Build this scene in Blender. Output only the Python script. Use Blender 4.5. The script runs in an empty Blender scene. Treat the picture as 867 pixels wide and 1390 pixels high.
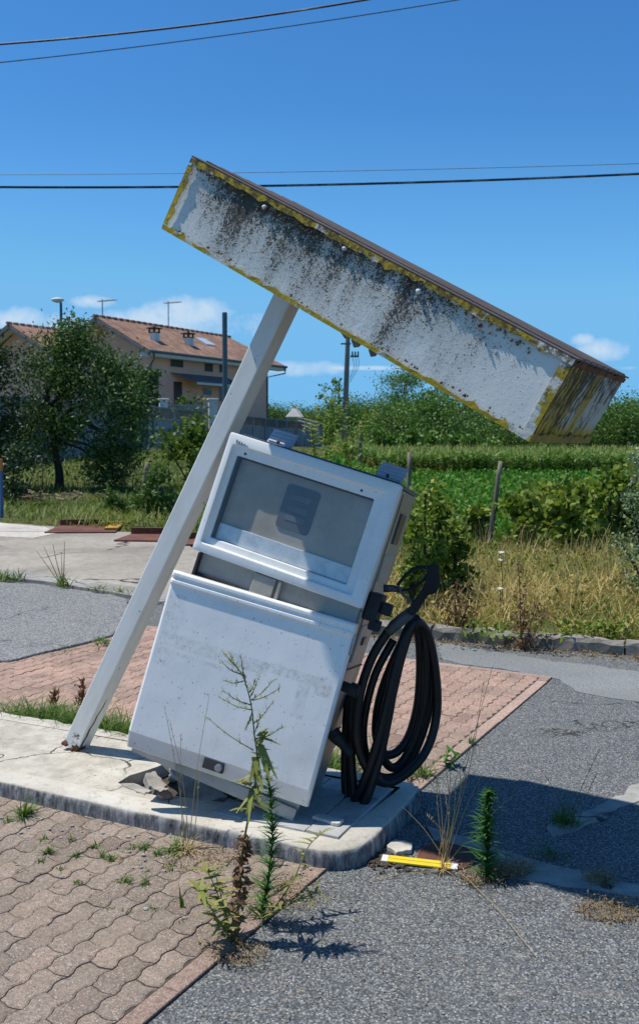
import bpy, bmesh, math, random
import numpy as np
from mathutils import Vector, Matrix, Euler
sc = bpy.context.scene
C = sc.collection
rnd = random.Random(7)
rng = np.random.default_rng(11)
PI = math.pi

# ------------------------------------------------------------------ camera model (metres; photo 867 x 1390)
F, CX, CY, HOR, CAMZ = 1264.0, 433.5, 650.0, 590.0, 1.65
PITCH = math.atan((CY - HOR) / F)
def ray(px, py):
    x = (px - CX) / F; u = (CY - py) / F; c, s = math.cos(PITCH), math.sin(PITCH)
    return Vector((x, c + u * s, -s + u * c))
def gp(px, py, z=0.0):
    d = ray(px, py); t = (z - CAMZ) / d.z
    return Vector((d.x * t, d.y * t, z))
def at(px, py, Y):
    d = ray(px, py); t = Y / d.y
    return Vector((d.x * t, Y, CAMZ + d.z * t))

cam = bpy.data.cameras.new('camera'); camo = bpy.data.objects.new('camera', cam); C.objects.link(camo)
camo.location = (0, 0, CAMZ); camo.rotation_euler = (PI / 2 - PITCH, 0, 0)
cam.sensor_fit = 'VERTICAL'; cam.sensor_height = 36.0; cam.lens = F / 1390 * 36
cam.shift_y = -(695 - CY) / 1390
cam.clip_start = 0.05; cam.clip_end = 6000
cam.dof.use_dof = True; cam.dof.focus_distance = 3.9; cam.dof.aperture_fstop = 7.1
sc.camera = camo

# ------------------------------------------------------------------ light
SUN_EL, SUN_AZ = math.radians(69), math.radians(171)
sdir = Vector((math.cos(SUN_AZ) * math.cos(SUN_EL), math.sin(SUN_AZ) * math.cos(SUN_EL), math.sin(SUN_EL)))
sl = bpy.data.lights.new('sun', 'SUN'); so = bpy.data.objects.new('sun', sl); C.objects.link(so)
sl.energy = 5.0; sl.angle = math.radians(0.53); sl.color = (1.0, 0.95, 0.87)
so.rotation_euler = sdir.to_track_quat('Z', 'Y').to_euler(); so.location = sdir * 60

w = bpy.data.worlds.new('World'); sc.world = w; w.use_nodes = True
def nt_clear(nt):
    nt.nodes.clear()
class NB:
    """small node builder"""
    def __init__(s, nt): s.nt = nt
    def n(s, typ, ins=None, **kw):
        nd = s.nt.nodes.new(typ)
        for k, v in kw.items(): setattr(nd, k, v)
        for k, v in (ins or {}).items(): s.set(nd.inputs[k], v)
        return nd
    def set(s, sock, v):
        if isinstance(v, bpy.types.NodeSocket): s.nt.links.new(v, sock)
        elif isinstance(v, (tuple, list)) and len(v) == 3 and sock.type == 'RGBA': sock.default_value = (*v, 1)
        else: sock.default_value = v
    def math(s, op, a, b=None, c=None, clamp=False):
        nd = s.n('ShaderNodeMath', operation=op, use_clamp=clamp); s.set(nd.inputs[0], a)
        if b is not None: s.set(nd.inputs[1], b)
        if c is not None: s.set(nd.inputs[2], c)
        return nd.outputs[0]
    def map(s, v, a, b, c=0.0, d=1.0):
        nd = s.n('ShaderNodeMapRange', clamp=True)
        for i, x in enumerate((v, a, b, c, d)): s.set(nd.inputs[i], x)
        return nd.outputs[0]
    def mix(s, f, a, b, mode='MIX'):
        nd = s.n('ShaderNodeMix', data_type='RGBA', blend_type=mode)
        s.set(nd.inputs[0], f); s.set(nd.inputs[6], a); s.set(nd.inputs[7], b)
        return nd.outputs[2]
    def noise(s, scale, vec=None, detail=6, rough=0.6, dist=0.0):
        nd = s.n('ShaderNodeTexNoise', {'Scale': scale, 'Detail': detail, 'Roughness': rough, 'Distortion': dist})
        if vec is not None: s.set(nd.inputs['Vector'], vec)
        return nd.outputs[0]
    def vor(s, scale, vec=None, feature='F1', out=0, randomness=1.0):
        nd = s.n('ShaderNodeTexVoronoi', {'Scale': scale, 'Randomness': randomness}, feature=feature)
        if vec is not None: s.set(nd.inputs['Vector'], vec)
        return nd.outputs[out]
    def ramp(s, v, stops):
        nd = s.n('ShaderNodeValToRGB'); cr = nd.color_ramp
        while len(cr.elements) > 1: cr.elements.remove(cr.elements[-1])
        for i, (p, c) in enumerate(stops):
            e = cr.elements[0] if i == 0 else cr.elements.new(p)
            e.position = p; e.color = (*c, 1)
        s.set(nd.inputs[0], v)
        return nd.outputs[0]
    def obj(s): return s.n('ShaderNodeTexCoord').outputs['Object']
    def scale(s, vec, xyz):
        nd = s.n('ShaderNodeMapping'); s.set(nd.inputs[0], vec); nd.inputs[3].default_value = xyz
        return nd.outputs[0]
    def sep(s, vec):
        nd = s.n('ShaderNodeSeparateXYZ'); s.set(nd.inputs[0], vec); return nd.outputs
    def comb(s, x, y, z):
        nd = s.n('ShaderNodeCombineXYZ')
        for i, v in enumerate((x, y, z)): s.set(nd.inputs[i], v)
        return nd.outputs[0]

nt_clear(w.node_tree); b = NB(w.node_tree)
sky = b.n('ShaderNodeTexSky', sky_type='NISHITA', sun_disc=False, sun_elevation=SUN_EL, sun_rotation=math.radians(279))
sky.altitude = 200; sky.air_density = 1.0; sky.dust_density = 0.4; sky.ozone_density = 3.0
skyc = b.n('ShaderNodeHueSaturation', {'Saturation': 1.27, 'Value': 1.22, 'Color': sky.outputs[0]}).outputs[0]
d = b.sep(b.n('ShaderNodeTexCoord').outputs['Generated'])
yy = b.math('MAXIMUM', d[1], 0.05)
u_ = b.math('DIVIDE', d[0], yy); v_ = b.math('DIVIDE', d[2], yy)
def blob(u0, v0, a, c):
    x = b.math('DIVIDE', b.math('SUBTRACT', u_, u0), a); y = b.math('DIVIDE', b.math('SUBTRACT', v_, v0), c)
    r = b.math('ADD', b.math('MULTIPLY', x, x), b.math('MULTIPLY', y, y))
    return b.math('SUBTRACT', 1.0, r)
cl = None
for (px, py, a, c) in ((200, 445, .13, .022), (255, 430, .055, .022), (130, 412, .03, .008), (5, 435, .05, .014), (815, 474, .030, .014), (790, 462, .016, .008), (405, 500, .05, .010), (610, 500, .20, .003)):
    k = blob((px - CX) / F, (HOR - py) / F, a, c)
    cl = k if cl is None else b.math('MAXIMUM', cl, k)
nz = b.noise(26, b.comb(u_, v_, 0.3), 8, .62)
m = b.map(b.math('ADD', b.math('MULTIPLY', b.math('MAXIMUM', cl, -1.0), .32), b.math('SUBTRACT', nz, .5)), .0, .36, 0, .58)
haze = b.map(v_, 0.0, 0.34, .55, 0.0)
skyc = b.mix(1.0, skyc, (.68, .94, 1.07), 'MULTIPLY')
skyc = b.mix(1.0, skyc, (1.75, 4.3, 7.4), 'DARKEN')
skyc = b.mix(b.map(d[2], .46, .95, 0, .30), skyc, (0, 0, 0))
skyc = b.mix(haze, skyc, (1.6, 4.8, 8.2))
skyc = b.mix(m, skyc, (7.2, 7.8, 8.4))
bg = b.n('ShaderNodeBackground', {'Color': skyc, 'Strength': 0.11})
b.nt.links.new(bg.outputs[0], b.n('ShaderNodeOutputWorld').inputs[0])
sc.view_settings.view_transform = 'Standard'; sc.view_settings.look = 'None'; sc.view_settings.exposure = 0

# ------------------------------------------------------------------ materials
MATS = {}
def newmat(name):
    m = bpy.data.materials.new(name); m.use_nodes = True; nt_clear(m.node_tree)
    MATS[name] = m
    return m, NB(m.node_tree)
def finish(b, col, rough=.6, metal=0.0, bump=None, bstr=.3, bdist=.01, spec=.5, **kw):
    p = b.n('ShaderNodeBsdfPrincipled', {'Base Color': col, 'Roughness': rough, 'Metallic': metal, 'Specular IOR Level': spec})
    if bump is not None:
        bn = b.n('ShaderNodeBump', {'Height': bump, 'Strength': bstr, 'Distance': bdist})
        b.nt.links.new(bn.outputs[0], p.inputs['Normal'])
    b.nt.links.new(p.outputs[0], b.n('ShaderNodeOutputMaterial').inputs[0])
    return p
def plain(name, cols, scale=8, rough=.6, metal=0.0, bstr=.2, bscale=None, spec=.5, stretch=None):
    m, b = newmat(name); v = b.obj()
    if stretch: v = b.scale(v, stretch)
    n = b.noise(scale, v, 8, .65)
    k = len(cols)
    col = b.ramp(n, [(.32 + .36 * i / max(1, k - 1), c) for i, c in enumerate(cols)])
    finish(b, col, rough, metal, b.noise(bscale or scale * 5, v, 4), bstr, .006, spec)
    return m
def foliage(name, cols, trans=.25, rough=.55):
    m, b = newmat(name)
    t = b.n('ShaderNodeAttribute', attribute_name='tone').outputs['Fac']
    k = len(cols)
    col = b.ramp(t, [(i / max(1, k - 1), c) for i, c in enumerate(cols)])
    p = b.n('ShaderNodeBsdfPrincipled', {'Base Color': col, 'Roughness': rough, 'Specular IOR Level': .35})
    tr = b.n('ShaderNodeBsdfTranslucent', {'Color': b.mix(.5, col, (1, 1, .3), 'MULTIPLY')})
    mx = b.n('ShaderNodeMixShader', {0: trans}); b.nt.links.new(p.outputs[0], mx.inputs[1]); b.nt.links.new(tr.outputs[0], mx.inputs[2])
    b.nt.links.new(mx.outputs[0], b.n('ShaderNodeOutputMaterial').inputs[0])
    return m

# aggregate surfaces
def aggregate(name, base, dark, chips, cscale=260, tone=False, patch=1.5, patchcol=None, rough=.85, chipamt=.5, bdist=.004, far=None, dirt=False, cracks=False, mask=(.45, .3), tint=None):
    m, b = newmat(name); v = b.obj()
    n1 = b.noise(patch, v, 8, .6); n2 = b.noise(70, v, 5, .7)
    col = b.mix(b.map(n1, .35, .68), base, dark)
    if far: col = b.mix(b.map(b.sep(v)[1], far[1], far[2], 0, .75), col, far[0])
    if patchcol: col = b.mix(b.map(b.noise(patch * 2.3, b.scale(v, (1, 1, 1.7)), 7, .7), .56, .70, 0, .7), col, patchcol)
    if tone:
        t = b.n('ShaderNodeAttribute', attribute_name='tone').outputs['Fac']
        col = b.mix(.85, col, b.ramp(t, [(0, (.66, .62, .62)), (.5, (1, 1, 1)), (1, (1.25, 1.16, 1.12))]), 'MULTIPLY')
    col = b.mix(.8, col, b.ramp(n2, [(.3, (.5, .5, .5)), (.7, (1.5, 1.5, 1.45))]), 'MULTIPLY')
    vc = b.n('ShaderNodeTexVoronoi', {'Scale': cscale}); b.set(vc.inputs['Vector'], v)
    sel = b.sep(vc.outputs['Color'])
    cc = b.ramp(sel[0], [(i / len(chips), c) for i, c in enumerate(chips)])
    mk = b.math('MULTIPLY', b.map(vc.outputs['Distance'], *mask), b.map(sel[1], 1 - chipamt, 1 - chipamt + .02))
    col = b.mix(mk, col, cc)
    if dirt:
        dm = b.map(b.math('ADD', b.noise(1.9, v, 8, .75), b.math('MULTIPLY', b.noise(11, v, 6, .7), .5)), .70, .98, 0, .8)
        col = b.mix(dm, col, b.mix(b.noise(45, v, 4, .7), (.14, .112, .085), (.235, .19, .14)))
        col = b.mix(b.map(b.noise(3.1, v, 6, .6), .58, .75, 0, .45), col, (.075, .065, .055))
    if cracks:
        vd = b.n('ShaderNodeTexVoronoi', {'Scale': .75}, feature='DISTANCE_TO_EDGE')
        wv = b.n('ShaderNodeVectorMath', operation='ADD'); b.set(wv.inputs[0], v)
        nn = b.n('ShaderNodeTexNoise', {'Scale': 2.2, 'Detail': 8.0, 'Roughness': .65}); b.set(nn.inputs['Vector'], v)
        s2 = b.n('ShaderNodeVectorMath', operation='SCALE'); b.set(s2.inputs[0], nn.outputs['Color']); s2.inputs['Scale'].default_value = .9
        b.nt.links.new(s2.outputs[0], wv.inputs[1]); b.set(vd.inputs['Vector'], wv.outputs[0])
        ck = b.math('MULTIPLY', b.map(vd.outputs[0], .012, .004), b.map(b.noise(.8, v, 3), .48, .54))
        col = b.mix(b.math('MULTIPLY', ck, .9), col, (.022, .021, .02))
        col = b.mix(b.map(b.noise(1.3, b.scale(v, (1, 1.6, 1)), 7, .7), .60, .72, 0, .55), col, (.24, .215, .17))
        col = b.mix(b.map(b.noise(2.4, v, 4, .6), .66, .74, 0, .55), col, (.05, .05, .05))
    h = b.math('ADD', b.math('MULTIPLY', b.math('SUBTRACT', 1.0, vc.outputs['Distance']), .6), b.math('MULTIPLY', n2, .8))
    finish(b, col, rough, 0, h, .9, bdist, .3)
    return m
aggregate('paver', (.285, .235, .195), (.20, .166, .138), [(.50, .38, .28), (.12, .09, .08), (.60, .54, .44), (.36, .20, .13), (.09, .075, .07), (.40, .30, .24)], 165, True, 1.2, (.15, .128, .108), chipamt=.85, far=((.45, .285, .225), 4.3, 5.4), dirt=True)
aggregate('paver_edging', (.40, .29, .235), (.30, .22, .18), [(.48, .36, .26), (.16, .12, .11), (.55, .5, .42)], 230, True, 1.2, chipamt=.4)
aggregate('asphalt', (.10, .108, .11), (.065, .07, .072), [(.30, .31, .305), (.035, .037, .04), (.17, .185, .195), (.40, .40, .37), (.022, .023, .025), (.10, .115, .13), (.32, .28, .22), (.12, .13, .14), (.22, .235, .24), (.06, .062, .066), (.26, .275, .28), (.075, .085, .10)], 150, False, .7, (.17, .16, .135), chipamt=.98, bdist=.005, cracks=True, mask=(.70, .5))
aggregate('asphalt_patch', (.19, .205, .205), (.13, .14, .14), [(.36, .37, .365), (.07, .075, .08), (.24, .255, .26), (.44, .44, .42), (.05, .052, .055), (.17, .185, .20), (.34, .31, .26)], 95, False, .7, (.25, .235, .2), chipamt=.95, bdist=.008, cracks=True, mask=(.70, .5))
aggregate('asphalt_old', (.24, .25, .25), (.17, .18, .18), [(.32, .33, .34), (.09, .09, .095), (.24, .25, .26)], 120, False, .8, (.25, .23, .19), chipamt=.6, bdist=.005)
aggregate('soil', (.12, .095, .07), (.075, .06, .047), [(.25, .21, .16), (.06, .05, .04)], 60, False, 1.2, (.17, .14, .09), chipamt=.4, bdist=.02)
aggregate('joint_sand', (.095, .08, .065), (.055, .048, .04), [(.2, .17, .14), (.05, .045, .04)], 240, False, 2, (.16, .125, .09), chipamt=.3)

def concrete(name, light, mid, dark, crack=0.0, patch=1.6, stain=None, speck=.3):
    m, b = newmat(name); v = b.obj()
    n1 = b.noise(patch, v, 9, .65); n2 = b.noise(14, v, 8, .7); n3 = b.noise(120, v, 3, .6)
    col = b.ramp(n1, [(.3, dark), (.48, mid), (.66, light)])
    col = b.mix(.75, col, b.ramp(n2, [(.3, (.6, .6, .6)), (.55, (1, 1, 1)), (.8, (1.15, 1.15, 1.15))]), 'MULTIPLY')
    sp = b.math('MULTIPLY', b.map(b.noise(85, v, 3, .5), .63, .68), b.map(b.noise(5, v, 4), .42, .6))
    col = b.mix(b.math('MULTIPLY', sp, speck), col, (.05, .045, .04))
    if stain: col = b.mix(b.map(b.noise(patch * 1.7, b.scale(v, (1, .7, 1)), 6, .7), .56, .72, 0, .75), col, stain)
    if crack:
        vd = b.n('ShaderNodeTexVoronoi', {'Scale': crack}, feature='DISTANCE_TO_EDGE')
        wv = b.n('ShaderNodeVectorMath', operation='ADD'); b.set(wv.inputs[0], v)
        nn = b.n('ShaderNodeTexNoise', {'Scale': 4.0, 'Detail': 6.0}); b.set(nn.inputs['Vector'], v)
        s2 = b.n('ShaderNodeVectorMath', operation='SCALE'); b.set(s2.inputs[0], nn.outputs['Color']); s2.inputs['Scale'].default_value = .35
        b.nt.links.new(s2.outputs[0], wv.inputs[1]); b.set(vd.inputs['Vector'], wv.outputs[0])
        ck = b.math('MULTIPLY', b.map(vd.outputs[0], .012, .004), b.map(b.noise(1.1, v, 2), .44, .52))
        col = b.mix(ck, col, (.04, .035, .03))
    finish(b, col, .9, 0, b.math('ADD', n2, b.math('MULTIPLY', n3, .5)), .55, .006, .25)
    return m
concrete('island_concrete', (.58, .545, .46), (.49, .455, .38), (.30, .28, .235), 1.7, 2.6, (.36, .31, .21), .95)
concrete('slab_concrete', (.42, .385, .325), (.33, .30, .25), (.22, .20, .17), .35, .55, (.17, .155, .135), .4)
concrete('strip_concrete', (.40, .385, .35), (.31, .30, .275), (.22, .21, .19), .9, 1.3, (.2, .18, .15), .5)
concrete('slab_bright', (.62, .59, .53), (.52, .49, .43), (.40, .37, .32), 0, .9, None, .2)
concrete('broken_concrete', (.5, .47, .41), (.36, .34, .30), (.2, .185, .16), 0, 4, (.16, .15, .11), .7)
concrete('grey_slab', (.47, .47, .45), (.40, .40, .385), (.30, .30, .285), 0, 3, None, .3)
concrete('fence_concrete', (.34, .35, .36), (.27, .28, .29), (.19, .20, .21), 0, .5, (.15, .16, .16), .2)
concrete('pole_concrete', (.30, .28, .26), (.25, .235, .22), (.19, .18, .17), 0, .6, None, .1)
concrete('white_wall', (.72, .70, .66), (.66, .64, .6), (.55, .53, .5), 0, .6, None, .1)

# kerb of the island: pale painted top, grimy black-streaked faces
m, b = newmat('kerb_paint'); v = b.obj()
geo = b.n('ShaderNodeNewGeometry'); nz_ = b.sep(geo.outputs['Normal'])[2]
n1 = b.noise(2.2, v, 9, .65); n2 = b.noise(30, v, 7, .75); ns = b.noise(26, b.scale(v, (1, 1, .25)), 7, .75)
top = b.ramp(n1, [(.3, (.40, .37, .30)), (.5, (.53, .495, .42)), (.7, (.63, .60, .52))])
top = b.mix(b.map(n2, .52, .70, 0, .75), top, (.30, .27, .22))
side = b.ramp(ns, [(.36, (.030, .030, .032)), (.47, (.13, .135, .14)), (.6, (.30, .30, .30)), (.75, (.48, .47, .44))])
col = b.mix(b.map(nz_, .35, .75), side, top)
finish(b, col, .9, 0, b.math('ADD', n2, ns), .7, .006, .2)

# old kerbstones: grey, stained
concrete('old_kerb', (.34, .32, .28), (.21, .20, .175), (.07, .065, .055), 0, 4.5, (.08, .075, .055), .95)

def paint(name, base, dirt, rough=.45, dirtamt=.5, rustamt=0.0, speck=.35):
    m, b = newmat(name); v = b.obj()
    n1 = b.noise(3.2, v, 9, .68); n2 = b.noise(24, v, 6, .7)
    col = b.mix(b.map(n1, .45, .75, 0, dirtamt), base, dirt)
    col = b.mix(b.map(n2, .6, .8, 0, .35), col, dirt)
    st = b.noise(8, b.scale(v, (6, 6, .5)), 5, .6)
    col = b.mix(b.map(st, .56, .78, 0, .3), col, dirt)
    sp = b.map(b.noise(95, v, 2, .5), .70, .73)
    col = b.mix(b.math('MULTIPLY', sp, speck), col, (.06, .04, .025))
    if rustamt:
        rn = b.noise(5.5, v, 8, .7)
        col = b.mix(b.map(rn, .70 - rustamt * .1, .73 - rustamt * .1), col, (.10, .045, .02))
    finish(b, col, rough, 0, n2, .06, .004, .4)
    return m
paint('pump_white', (.82, .825, .80), (.55, .53, .46), .42, .5, .0, .45)
paint('cabinet_inner', (.33, .315, .28), (.13, .115, .095), .5, .7)
paint('bracket_grey', (.42, .50, .60), (.30, .34, .38), .4, .4)
paint('dark_plastic', (.015, .0155, .016), (.045, .042, .038), .6, .3, 0, 0)
paint('nozzle_grey', (.05, .052, .054), (.16, .16, .155), .45, .6, 0, 0)
paint('pump_top', (.085, .092, .115), (.05, .05, .06), .35, .5, 0, .2)

# lower door: white with old tape marks
m, b = newmat('door_paint'); v = b.obj(); o = b.sep(v)
n1 = b.noise(3, v, 9, .65); n2 = b.noise(28, v, 6, .7); n4 = b.noise(120, v, 3, .6)
col = b.mix(b.map(n1, .42, .75, 0, .25), (.90, .885, .84), (.74, .715, .64))
col = b.mix(b.map(b.noise(7, b.scale(v, (7, 7, .6)), 5, .6), .55, .8, 0, .22), col, (.5, .5, .45))
def band(x0, x1, z0, z1, slope=0.0, e=.004):
    zz = b.math('ADD', o[2], b.math('MULTIPLY', o[0], slope))
    a = b.math('MULTIPLY', b.map(zz, z0 - e, z0 + e), b.map(zz, z1 + e, z1 - e))
    c = b.math('MULTIPLY', b.map(o[0], x0 - e, x0 + e), b.map(o[0], x1 + e, x1 - e))
    return b.math('MULTIPLY', a, c)
tape = None
for args in ((.02, .50, .385, .44), (.02, .09, .30, .60), (.50, .77, .405, .445), (.64, .69, .26, .445), (.1, .32, .355, .37), (.71, .775, .375, .45)):
    t = band(*args); tape = t if tape is None else b.math('MAXIMUM', tape, t)
lo = b.map(b.noise(9, v, 5, .6), .36, .62, .15, 1.0)
tm = b.math('MULTIPLY', tape, b.math('MULTIPLY', lo, b.map(b.noise(60, v, 5, .75), .42, .66, .05, 1)))
col = b.mix(b.math('MULTIPLY', tm, .66), col, (.30, .28, .235))
sp = b.map(b.noise(80, v, 3, .6), .665, .70)
col = b.mix(b.math('MULTIPLY', sp, .6), col, (.09, .06, .035))
col = b.mix(b.map(b.noise(2.1, v, 9, .75), .50, .70, 0, .30), col, (.50, .49, .44))
lowd = b.math('MULTIPLY', b.map(o[2], .03, -.09, 0, .42), b.map(n2, .35, .7, .4, 1))
col = b.mix(lowd, col, (.36, .34, .28))
col = b.mix(b.math('MULTIPLY', b.map(b.noise(9, b.scale(v, (9, 9, .45)), 6, .7), .60, .72), b.map(o[2], .62, .67, 0, 1)), col, (.40, .26, .15))
finish(b, col, .42, 0, b.math('ADD', b.math('MULTIPLY', b.noise(3.3, v, 2, .4), 3.0), b.math('MULTIPLY', n2, .15)), .35, .006, .5)

# brushed / stained side metal
m, b = newmat('side_metal'); v = b.obj()
n1 = b.noise(4, v, 8, .65); n2 = b.noise(20, b.scale(v, (1, 1, 5)), 6, .7)
col = b.ramp(n1, [(.3, (.25, .24, .215)), (.5, (.39, .38, .35)), (.7, (.50, .49, .46))])
col = b.mix(b.map(n2, .55, .8, 0, .6), col, (.17, .15, .125))
finish(b, col, .42, .55, n2, .08, .004)

# canopy fascia: white with black lichen
m, b = newmat('fascia_white'); v = b.obj(); o = b.sep(v)
sx = b.scale(v, (1, 1, .22)); streak = b.noise(5.2, sx, 5, .55); streak2 = b.noise(17, sx, 6, .6)
H_ = .3014
hgt = b.map(o[2], 0, H_)
xm = b.math('MULTIPLY', b.map(o[0], .05, .35, .55, 1), b.map(o[0], 1.62, 1.25, .12, 1))
grow = b.math('ADD', b.math('MULTIPLY', b.math('POWER', hgt, .8), .58), b.math('ADD', b.math('MULTIPLY', b.math('SUBTRACT', streak, .47), 1.9), b.math('MULTIPLY', b.math('SUBTRACT', streak2, .5), .5)))
grow = b.math('MULTIPLY', grow, xm)
sp1 = b.noise(62, v, 6, .75); sp2 = b.noise(170, v, 2, .6)
spk = b.math('ADD', b.math('MULTIPLY', sp1, .55), b.math('MULTIPLY', sp2, .45))
thr = b.math('SUBTRACT', .625, b.math('MULTIPLY', grow, .30))
mk = b.map(b.math('SUBTRACT', spk, thr), -.02, .05)
col = b.mix(b.map(b.noise(2.5, v, 6), .35, .7, 0, .5), (.76, .77, .73), (.62, .62, .56))
col = b.mix(b.map(grow, -.05, .65, 0, .72), col, (.235, .22, .18))
fine = b.math('MULTIPLY', b.map(b.noise(120, v, 4, .7), .52, .66), b.math('MULTIPLY', xm, b.map(b.noise(4, v, 4), .3, .6, .35, 1)))
col = b.mix(b.math('MULTIPLY', fine, .72), col, (.19, .18, .15))
col = b.mix(b.math('MULTIPLY', mk, .92), col, (.04, .036, .03))
ye = b.math('MULTIPLY', b.map(b.noise(9, v, 6, .7), .55, .64), b.math('MULTIPLY', b.map(hgt, .70, .95), b.map(o[0], .75, .45)))
col = b.mix(b.math('MULTIPLY', ye, .85), col, (.25, .165, .02))
finish(b, col, .7, 0, b.math('ADD', mk, sp1), .35, .004, .25)

# yellow trim, peeling
m, b = newmat('trim_yellow'); v = b.obj(); o = b.sep(v)
n1 = b.noise(11, v, 8, .7); n2 = b.noise(42, v, 7, .75); n3 = b.noise(5, v, 4, .6)
col = b.mix(b.map(b.noise(6, v, 5), .3, .7), (.50, .36, .02), (.34, .24, .025))
col = b.mix(b.map(b.math('ADD', n3, b.math('MULTIPLY', n1, .7)), .90, .945), col, (.60, .585, .51))
lich = b.map(b.math('ADD', b.math('MULTIPLY', n2, .7), b.math('MULTIPLY', b.map(o[2], 0, .29), .12)), .425, .505)
col = b.mix(b.math('MULTIPLY', lich, .9), col, (.06, .045, .022))
finish(b, col, .7, 0, b.math('ADD', n1, n2), .7, .005, .25)

# end panel: ochre and black lichen streaks down its height
m, b = newmat('end_panel'); v = b.obj(); o = b.sep(v)
sx = b.scale(v, (1, 1, .25)); n1 = b.noise(7, sx, 6, .6); n2 = b.noise(40, b.scale(v, (1, 1, .5)), 7, .7); n3 = b.noise(3.6, sx, 3, .5)
col = (.50, .48, .43)
back = b.map(o[1], .25, .75, .10, -.13)
col = b.mix(b.map(b.math('ADD', n1, back), .46, .56, 0, .9), col, (.42, .29, .035))
lowy = b.math('MULTIPLY', b.map(o[2], .085, .03), b.map(b.noise(16, v, 6, .7), .28, .40))
col = b.mix(lowy, col, (.50, .33, .02))
dk = b.math('ADD', b.math('MULTIPLY', n2, .75), b.math('ADD', b.math('MULTIPLY', n3, .3), b.math('MULTIPLY', b.map(o[2], .1, .28), .07)))
col = b.mix(b.map(b.math('ADD', dk, b.math('MULTIPLY', back, .35)), .515, .61, 0, .93), col, (.05, .038, .026))
finish(b, col, .8, 0, n2, .4, .004, .2)

plain('canopy_roof', [(.070, .052, .050), (.10, .078, .075), (.135, .11, .105)], 5, .75, 0, .3, 30)
plain('end_trim', [(.10, .07, .03), (.30, .20, .03), (.40, .27, .03)], 16, .8, 0, .4, 40)
plain('lichen_crust', [(.035, .032, .026), (.075, .065, .045), (.20, .15, .03)], 30, .9)
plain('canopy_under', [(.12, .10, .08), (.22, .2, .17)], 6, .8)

# post paint: rusty foot and chips
m, b = newmat('post_paint'); v = b.obj(); o = b.sep(v)
n1 = b.noise(4, b.scale(v, (3, 3, .7)), 8, .65); n2 = b.noise(32, v, 6, .7)
col = b.mix(b.map(n1, .42, .72, 0, .6), (.74, .75, .72), (.56, .54, .47))
chip = b.map(b.noise(16, b.scale(v, (1, 1, .55)), 7, .7), .665, .68)
col = b.mix(b.math('MULTIPLY', chip, .85), col, (.09, .045, .022))
foot = b.map(b.math('ADD', b.map(o[2], -2.28, -2.50), b.math('MULTIPLY', b.math('SUBTRACT', b.noise(14, v, 6, .7), .5), 2.2)), .93, 1.0)
col = b.mix(foot, col, b.ramp(n2, [(.35, (.035, .018, .012)), (.6, (.13, .058, .026)), (.8, (.24, .13, .07))]))
finish(b, col, .5, 0, b.math('SUBTRACT', n2, chip), .1, .004, .4)

plain('rust', [(.06, .024, .012), (.13, .05, .022), (.21, .09, .04)], 14, .85, .1, .5)
plain('rust_sheet', [(.085, .032, .022), (.14, .05, .032), (.19, .075, .04)], 3, .8, .05, .4, 40)
plain('rust_yellow', [(.16, .07, .02), (.40, .23, .03), (.46, .27, .04)], 4, .8)
plain('nozzle_black', [(.006, .006, .0065), (.012, .012, .012), (.022, .021, .02)], 12, .6, 0, .2, 60, .3)
plain('rubber', [(.006, .006, .0065), (.010, .010, .0105), (.016, .0155, .015)], 10, .5, 0, .15, 90, .4)
plain('steel', [(.30, .31, .32), (.42, .43, .44)], 12, .35, .8)
plain('window_back', [(.33, .28, .22), (.40, .345, .275), (.46, .405, .335)], 5, .5, 0, .05)
plain('window_plate', [(.105, .11, .115), (.14, .145, .15)], 7, .45, 0, .05)
plain('window_bars', [(.135, .14, .145), (.17, .175, .18)], 9, .5, 0, .05)
plain('window_strip', [(.50, .53, .57), (.66, .69, .71), (.74, .76, .78)], 22, .4, .2, .2)
plain('window_liner', [(.035, .033, .03), (.07, .065, .055)], 8, .6)
plain('side_label', [(.03, .033, .035), (.055, .058, .06)], 30, .35)
plain('pale_plate', [(.40, .385, .34), (.48, .46, .42)], 12, .4, .3)
plain('wood_grey', [(.13, .10, .075), (.20, .165, .13), (.27, .23, .19)], 5, .85, 0, .4, 40, .3, (4, 4, .5))
plain('pole_metal', [(.075, .095, .115), (.10, .125, .145)], 4, .45, .3)
plain('blue_paint', [(.03, .09, .20), (.04, .13, .28)], 8, .5)
plain('orange_paint', [(.35, .12, .02), (.45, .17, .03)], 8, .5)
plain('wire_dark', [(.016, .016, .018), (.035, .034, .033), (.30, .30, .29)], 1.3, .6)
plain('wire_light', [(.14, .15, .17), (.22, .23, .25)], 2, .5)
plain('pink_wall', [(.80, .40, .28), (.86, .45, .33), (.88, .49, .37)], .6, .9, 0, .1)
plain('plaster_white', [(.6, .58, .55), (.72, .7, .67)], 1, .8)
plain('fascia_grey', [(.10, .105, .11), (.15, .155, .16)], 1, .6)
plain('shutter_brown', [(.035, .022, .017), (.06, .04, .03)], 3, .6)
plain('dark_glass', [(.02, .025, .03), (.035, .04, .05)], 2, .12)
plain('awning_cloth', [(.62, .58, .52), (.70, .66, .6)], 2, .9)
plain('antenna_metal', [(.25, .26, .27), (.33, .33, .34)], 2, .5)
plain('yellow_plastic', [(.72, .52, .015), (.80, .60, .02), (.76, .56, .03)], 14, .4)
plain('white_plastic', [(.62, .62, .60), (.78, .78, .76)], 30, .45)
plain('dry_twig', [(.14, .10, .065), (.26, .20, .13), (.36, .29, .20)], 9, .9)
plain('bark', [(.030, .022, .016), (.055, .042, .03), (.085, .066, .048)], 6, .95, 0, .6, 30, .2)
plain('terracotta', [(.30, .14, .075), (.42, .22, .13), (.5, .32, .22)], 14, .9)
plain('gravel_stone', [(.16, .15, .14), (.30, .285, .265), (.45, .43, .40)], 30, .9)
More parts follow.
